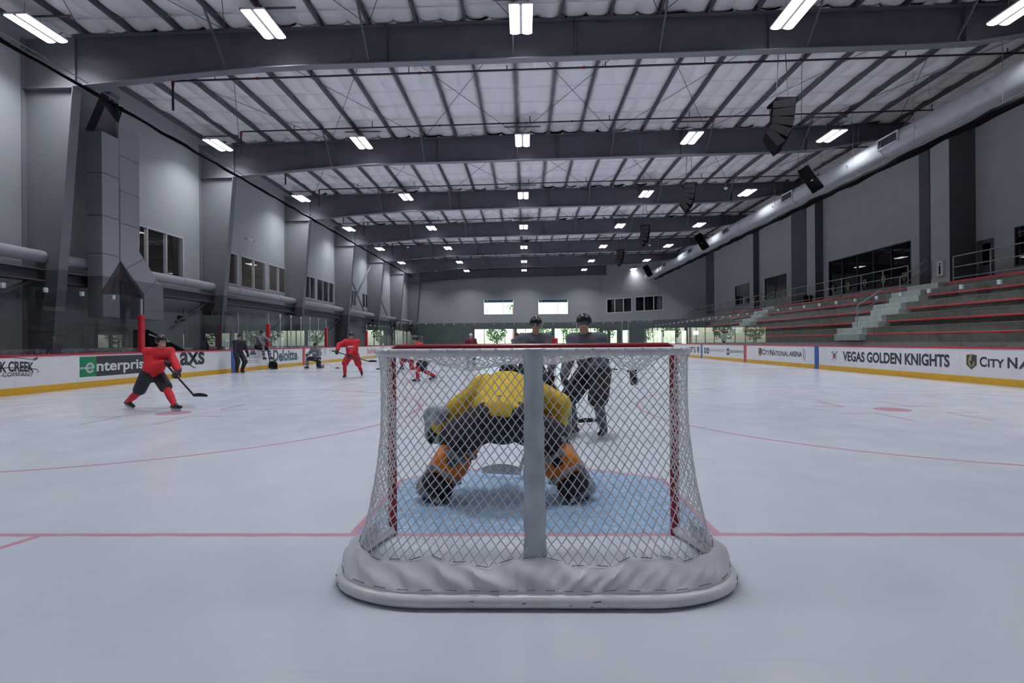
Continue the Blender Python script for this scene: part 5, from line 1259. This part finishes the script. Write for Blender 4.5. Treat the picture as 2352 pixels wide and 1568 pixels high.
    # gloves
    if st.get('gloves'):
        for s_ in (1, -1):
            mb = MB(); hand_into(mb, wr[s_], hf[s_], hg[s_], hn[s_], 1.3*sc_, .9); capsule(mb, wr[s_].lerp(el[s_], .34), wr[s_], .06*sc_, .05*sc_); capsule(mb, wr[s_]+hf[s_]*.01, wr[s_]+hf[s_]*.07, .046*sc_, .043*sc_, hg[s_], 1.25)
            put(fuse(mb, .011, 1), 'glove', st['gloves'], root)
    # helmet or cap or hair
    hm = st.get('helmet')
    mb = MB(); n, m_ = 20, 9; vs_ = []; c = head+Z_*.03*q-Y_*.008*q
    for i in range(m_):
        for j in range(n):
            b = 2*PI*j/n; fr = math.sin(b)            # +: back is -Y_ ; front limit higher
            lim = math.radians(96 if fr < -.35 else (122 if fr > .2 else 118)) if hm else math.radians(84 if fr < -.35 else 112)
            a = lim*i/(m_-1)+.001; k_ = 1.0 if not hm else 1.13
            vs_.append(c+HR@V((.084*k_*q*math.sin(a)*math.cos(b), .102*k_*q*math.sin(a)*math.sin(b), .104*k_*q*math.cos(a))))
    mb.add(vs_, [(i*n+j, i*n+(j+1)%n, (i+1)*n+(j+1)%n, (i+1)*n+j) for i in range(m_-1) for j in range(n)]); mb.sm = True
    mb.v = [tuple(V(p)+loc) for p in mb.v]
    ho = mb.build('helmet' if hm else ('cap' if st.get('cap') else 'hair'), hm or st.get('cap') or HAIR, root); so2 = ho.modifiers.new('thickness', 'SOLIDIFY'); so2.thickness = .012
    if hm:
        mb = MB(); vs_ = []
        for i in range(3):
            for j in range(11):
                b = math.radians(-165+150*j/10)*1.0; vs_.append(c+loc+HR@V((.1*q*math.cos(b), .122*q*math.sin(b), (.02-.045*i)*q)))
        mb.add(vs_, [(i*11+j, i*11+j+1, (i+1)*11+j+1, (i+1)*11+j) for i in range(2) for j in range(10)]); mb.sm = True; vo = mb.build('visor', VISOR, ho)
    if st.get('cap'):
        bd_ = -1 if not st.get('backward') else 1; mb = MB(); vs_ = []
        for rr2 in (.088, .155):
            for j in range(9): b = math.radians(-150+120*j/8)*1; v = V((rr2*.9*math.cos(b), -bd_*rr2*math.sin(b)*-1 if False else rr2*math.sin(b)*(1 if bd_ < 0 else -1), .012-(rr2-.088)*.25)); vs_.append(c+loc+HR@(v*q))
        mb.add(vs_, [(j, j+1, 9+j+1, 9+j) for j in range(8)]); mb.build('cap_brim', st['cap'], ho)
    # crest on the chest
    if st.get('crest'):
        cc = pel+sp*.33*sc_+ch*(.155*bk+.03); mb = MB(); vs_ = []
        for a in range(11):
            u = a/10*2-1
            for v in (.05-.035*u*u, -.01-.035*u*u): vs_.append(loc+cc+lat*(.12*u)+sp*v-ch*(.035*u*u))
        mb.add(vs_, [(2*a, 2*a+1, 2*a+3, 2*a+2) for a in range(10)]); co = mb.build('crest_band', NUMW, root); m_ = co.modifiers.new('thickness', 'SOLIDIFY'); m_.thickness = .01
        mb = MB(); mb.add([loc+cc+lat*(.07*math.cos(a*PI/8))+sp*(-.07-.025*math.sin(a*PI/8)) for a in range(9)], [tuple(range(9))]); mb.build('crest_mark', NUMW, root)
    if stick:
        bdir = (H @ V(stick[2])).normalized(); hockey_stick(loc+SA-sd*.06, loc+SB, bdir, st.get('stick_label', 'hockey stick held by '+label), st.get('stick_mats', (STKB, STKT)))
    root['_j'] = 0; del root['_j']
    return root
VISOR = glassmat('clear_visor', (.82,.84,.86,1))
def hockey_stick(A, B, bd_, label, mats, goalie=False, blade_len=.31):
    r = thing('hockey_stick', B, label, 'hockey stick', 'hockey sticks')
    d = (B-A).normalized(); side = d.cross(bd_).normalized()
    MB().bar(A, B, .021, .03, up=bd_).build('shaft', mats[0], r); MB().bar(A-d*.03, A+d*.16, .026, .034, up=bd_).build('grip_tape', STKT, r)
    mb = MB(); vs_ = []; n = 8; up = V((0,0,1)) if abs(d.z) > .3 else -d
    for i in range(n+1):
        t = i/n; p = B+bd_*(blade_len*t)-bd_*.02+side*(.03*t*t); h0 = .0 ; hh = (.05+.02*math.sin(PI*min(1, t*1.1)))*(1 if not goalie else 1.4); b0 = V((p.x, p.y, max(.004, B.z-.02)))
        for s_ in (-.006, .006): vs_ += [b0+side*s_, b0+side*s_+V((0,0,hh*(1 if t < .9 else .75)))]
    mb.add(vs_, [q for i in range(n) for q in ((4*i, 4*i+4, 4*i+5, 4*i+1), (4*i+2, 4*i+3, 4*i+7, 4*i+6), (4*i+1, 4*i+5, 4*i+7, 4*i+3), (4*i, 4*i+2, 4*i+6, 4*i+4))]+[(0,1,3,2), tuple(4*n+k for k in (0,2,3,1))]); mb.build('blade', mats[1], r)
    return r
SR = dict(jersey=JRED, pants=PRED, socks=SRED, helmet=HBLK, gloves=GLV, stick_mats=(STKB, STKT))
SG = dict(jersey=JGRY, pants=PBLK, socks=SGRY, helmet=HBLK, gloves=GLV, stripe=PBLK, stick_mats=(STKB, STKT))
SD = dict(jersey=JDK, pants=PBLK, socks=SDK, helmet=HBLK, gloves=GLV, stick_mats=(STKB, STKT))
hh = lambda d: math.radians(d)

# --- goaltender in yellow, crouched in front of the net, seen from behind
GL = V((-.22, .72, 0))
gp = dict(pelvis=(.02, .12, .69), lean=66, side=-4, headpitch=-10, footL=(.57, .02, .12, 25), footR=(-.57, 0, .12, -25), kneeL=(.35, -1, .25), kneeR=(-.35, -1, .25),
          handL=(.6, -.38, .54), handR=(-.46, -.5, .55), elbowL=(1, .5, -.1), elbowR=(-1, .4, -.1))
gk = person('goaltender in yellow jersey crouching in the crease, seen from behind', GL, PI, gp, dict(jersey=JYEL, pants=PBLK, socks=SDK, helmet=HBLK, gloves=GLV, bulk=1.3, hem=.03, hem_r=.148, arm=1.14, seat_r=.138, pant_r=(.13, .13), pant_len=.95), vox=.016)
# leg pads, catching glove, blocker
Hm = Matrix.Rotation(PI, 3, 'Z')
for s_ in (1, -1):
    a = Hm @ V((.57*s_, .02, .1)); k = Hm @ V((.33*s_, -.2, .5)); ax = (k-a).normalized(); fw = Hm @ V((-.1*s_, -1, .35)); fw = (fw-ax*fw.dot(ax)).normalized(); lt = ax.cross(fw)
    def slab(l0, l1, w0, w1, d0, d1, nm, m, par, rr=.03, smooth=True, cx=0):
        mb = MB(); mb.bbox((w0, d0, l0), (w1, d1, l1), rr); mb.v = [tuple(GL+a+lt*(x+cx)+fw*y+ax*z) for x, y, z in mb.v]
        return mb.build(nm, m, par, True)
    pad = thing('leg_pad', V((0,0,0)), None, None); pad.parent = gk; del_ = [pad.__delitem__(k2) for k2 in list(pad.keys())]
    pad['label'] = 'orange and black goalie leg pad with grey straps'
    slab(-.06, .74, -.14, .14, .07, .16, 'pad_face', PGREY, pad); slab(-.08, .06, -.13, .13, .03, .2, 'pad_toe', PGREY, pad)
    slab(.34, .66, -.15, .15, -.085, .09, 'knee_wrap', ORG, pad, .05); slab(.10, .38, -.145, .145, -.1, .09, 'calf_wrap', ORG, pad, .05); slab(-.04, .12, -.13, .13, -.095, .08, 'ankle_wrap', PBLK, pad, .05)
    slab(.36, .40, -.155, .155, -.108, .1, 'strap', PGREY, pad, .01); slab(.12, .15, -.15, .15, -.11, .1, 'strap', PGREY, pad, .01); slab(.2, .5, -.05, .05, -.115, -.07, 'calf_pad', PBLK if s_ < 0 else SDK, pad, .02); slab(.27, .31, -.1, .1, -.125, -.1, 'buckle_strap', PGREY, pad, .01)
mb = MB(); c = Hm @ V((.62, -.46, .52)); ellip(mb, c, .13, .09, .15, Matrix.Rotation(.4, 3, 'Y')); ellip(mb, c+V((-.05, .05, .1)), .1, .06, .1); capsule(mb, c+V((.02, -.05, .05)), c+V((.06, -.18, .15)), .08, .08)
put(fuse(mb, .015, 2), 'catching_glove', PGREY, gk)
mb = MB(); c = GL+Hm @ V((-.5, -.6, .56)); mb.bbox((c.x-.1, c.y-.03, c.z-.19), (c.x+.1, c.y+.03, c.z+.19), .02); mb.build('blocker', PGREY, gk, True)
A, B = GL+Hm @ V((-.42, -.55, .95)), GL+Hm @ V((-.1, -.72, .05))
st_ = hockey_stick(A, B, V((-1, .1, 0)), 'pale goalie stick lying across the front of the crease', (STKW, STKW), True, .38); mb = MB().bar(A.lerp(B, .42), B, .03, .085, up=(0, 1, 0)); mb.build('paddle', STKW, st_)

# --- two players in front of the goal
person('tall player in charcoal jersey standing beyond the crease by the post', onZ(1352, 1003), hh(-35), dict(pelvis=(.02, .12, .88), lean=24, footL=(.2, .05, .12, 10), footR=(-.2, -.05, .12, -10), stick=((.25, -.42, 1.08), (-.62, -.5, .05), (-1, .1, 0)), handL=.06, handR=.42, headyaw=-15),
       dict(SD, pant_r=(.15, .135), bulk=1.1, stick_label='dark stick held low by the tall charcoal player'), vox=.018)
person('player in grey jersey standing behind the goaltender, mostly hidden', onZ(1226, 968), hh(20), dict(pelvis=(0, .1, .9), lean=20, footL=(.24, .1, .12, 15), footR=(-.2, -.05, .12, -15), stick=((-.2, -.4, 1.1), (.55, -.55, .05), (1, 0, 0)), handR=.06, handL=.42, headyaw=10), dict(SG, jersey=JDK, stick_label='dark stick of the grey player behind the goaltender'), vox=.018)

# --- red skater in a wide stride at the boards
p = onZ(350, 940)
person('red skater lunging in a wide stride beside the printed boards', p, hh(70), dict(pelvis=(0, .0, .72), lean=26, footL=(-.02, -.67, .12, 0), footR=(-.04, .67, .14, 0, -15), kneeL=(.1, -1, .3), kneeR=(0, -.6, -1), stick=((.0, -.35, .95), (.1, -1.05, .3), (.3, -1, 0)), handL=.4, handR=.05, headpitch=-5),
       dict(SR, pants=PBLK, bulk=1.1, stick_label='dark stick carried low by the lunging red skater'), vox=.02)
# --- red player facing the camera
p = onZ(806, 868)
person('red player facing the camera with stick across the waist', p, hh(8), dict(pelvis=(.05, .05, .89), lean=14, footL=(.3, .55, .16, 10, -10), footR=(-.2, -.06, .12, -8), kneeL=(.1, -1, 0), stick=((-.5, -.34, 1.0), (.72, -.3, .62), (1, -.2, 0)), handR=.06, handL=.42, elbowR=(-1, .4, .3), headpitch=6),
       dict(SR, crest=True, bulk=1.18, stick_label='stick held level by the red player facing the camera'), vox=.02)
# --- kneeling grey player
p = onZ(722, 846)
person('bearded grey player kneeling on one knee by the boards', p, hh(-12), dict(pelvis=(.08, .1, .52), lean=12, footR=(-.28, -.18, .12, -15), kneeR=(-.3, -1, .5), footL=(.16, .52, .1, 0, -70), kneeL=(.1, -1, -1), stick=((.33, -.3, .55), (1.45, -.35, .04), (1, -.1, 0)), handL=.08, handR=(-.22, -.3, .72), elbowL=(1, .3, .2), headpitch=8),
       dict(SG, beard=True, crest=True, bulk=1.12, stick_label='stick with red blade lying beside the kneeling grey player', stick_mats=(STKW, STKR)), vox=.02)
# --- player sitting on the boards
ys = onX(594, 798, XL).y
person('grey player sitting on top of the boards, hand at his chin', V((XL+.08, ys, 0)), hh(68), dict(pelvis=(0, .08, BH+.12), lean=18, footL=(.2, -.48, .62, 20), footR=(-.14, -.42, .62, 0), kneeL=(.2, -1, 1), kneeR=(-.1, -1, 1), stick=((-.02, -.45, 1.22), (.12, -.62, .05), (.8, -.5, 0)), handR=.05, handL=(.1, -.36, 1.5), elbowL=(.6, -.6, -.6), headpitch=4, headyaw=-30),
       dict(SG, bulk=1.1, stick_label='stick hanging from the hands of the sitting player'), vox=.02)
# --- dark figure at the blue line
p = onX(549, 800, -12.6)
person('dark-clothed skater standing at the boards by the blue stripe', V((-12.75, onX(549, 800, -12.75).y, 0)), hh(60), dict(pelvis=(0, .05, .92), lean=8, footL=(.12, .0, .12, 5), footR=(-.12, 0, .12, -5), handL=(.28, -.2, .85), handR=(-.28, -.2, .85)), dict(jersey=JMAR, pants=PBLK, socks=PBLK, helmet=None, gloves=GLV, pant_len=1.1, jersey_name='jacket'), vox=.022)
# --- red players beyond the net
person('small-looking red player kneeling on the ice beyond the goal post', onZ(938, 849), hh(-20), dict(pelvis=(0, .12, .5), lean=30, footR=(-.2, -.2, .12, -15), kneeR=(-.3, -1, .5), footL=(.14, .5, .1, 0, -70), kneeL=(.1, -1, -1), stick=((-.42, -.35, .62), (-1.2, -.5, .04), (-1, -.1, 0)), handR=.08, handL=(.2, -.4, .5)), dict(SR, helmet=HRED, gloves=GLVR, stick_label='dark stick of the kneeling red player beyond the post'), vox=.022)
person('red skater bending forward beyond the netting', onZ(975, 876), hh(-60), dict(pelvis=(0, .1, .82), lean=38, footL=(.18, -.3, .12, 10), footR=(-.15, .4, .16, -10, -15), stick=((.05, -.5, 1.0), (.2, -1.15, .05), (.4, -1, 0)), handR=.05, handL=.4), dict(SR, pants=PBLK, bulk=1.12, stick_label='dark stick of the bending red skater'), vox=.02)
person('man in white backward cap and dark jacket beyond the goal', onZ(1082, 845), hh(0), dict(pelvis=(0, .04, .93), lean=5, footL=(.14, 0, .12, 8), footR=(-.14, 0, .12, -8), handL=(.24, -.18, .95), handR=(-.24, -.18, .95)), dict(jersey=JMR2, pants=PBLK, socks=PBLK, helmet=None, cap=CAPW, backward=True, gloves=GLV, pant_len=1.1, jersey_name='jacket'), vox=.022)
person('grey skater in helmet behind the goal, left of the upright', onZ(1187, 849), hh(25), dict(pelvis=(0, .08, .9), lean=14, footL=(.18, .05, .12, 10), footR=(-.18, 0, .12, -10), handL=(.3, -.3, .85), handR=(-.3, -.3, .85)), dict(SD), vox=.024)
person('dark red player far behind the goal by the lobby glass', onZ(1268, 848), hh(-15), dict(pelvis=(0, .06, .91), lean=12, footL=(.16, .05, .12, 10), footR=(-.16, 0, .12, -10), handL=(.28, -.3, .9), handR=(-.28, -.3, .9)), dict(SR, jersey=PRED), vox=.024)
person('grey player far behind the goal next to the charcoal player', onZ(1368, 849), hh(-10), dict(pelvis=(0, .08, .9), lean=14, footL=(.18, .05, .12, 10), footR=(-.18, 0, .12, -10), stick=((-.2, -.35, 1.1), (.7, -.6, .05), (1, 0, 0)), handR=.06, handL=.4), dict(SD, stick_label='dark stick of the grey player far behind the goal'), vox=.024)
bpy.data.scenes.remove(TMP)
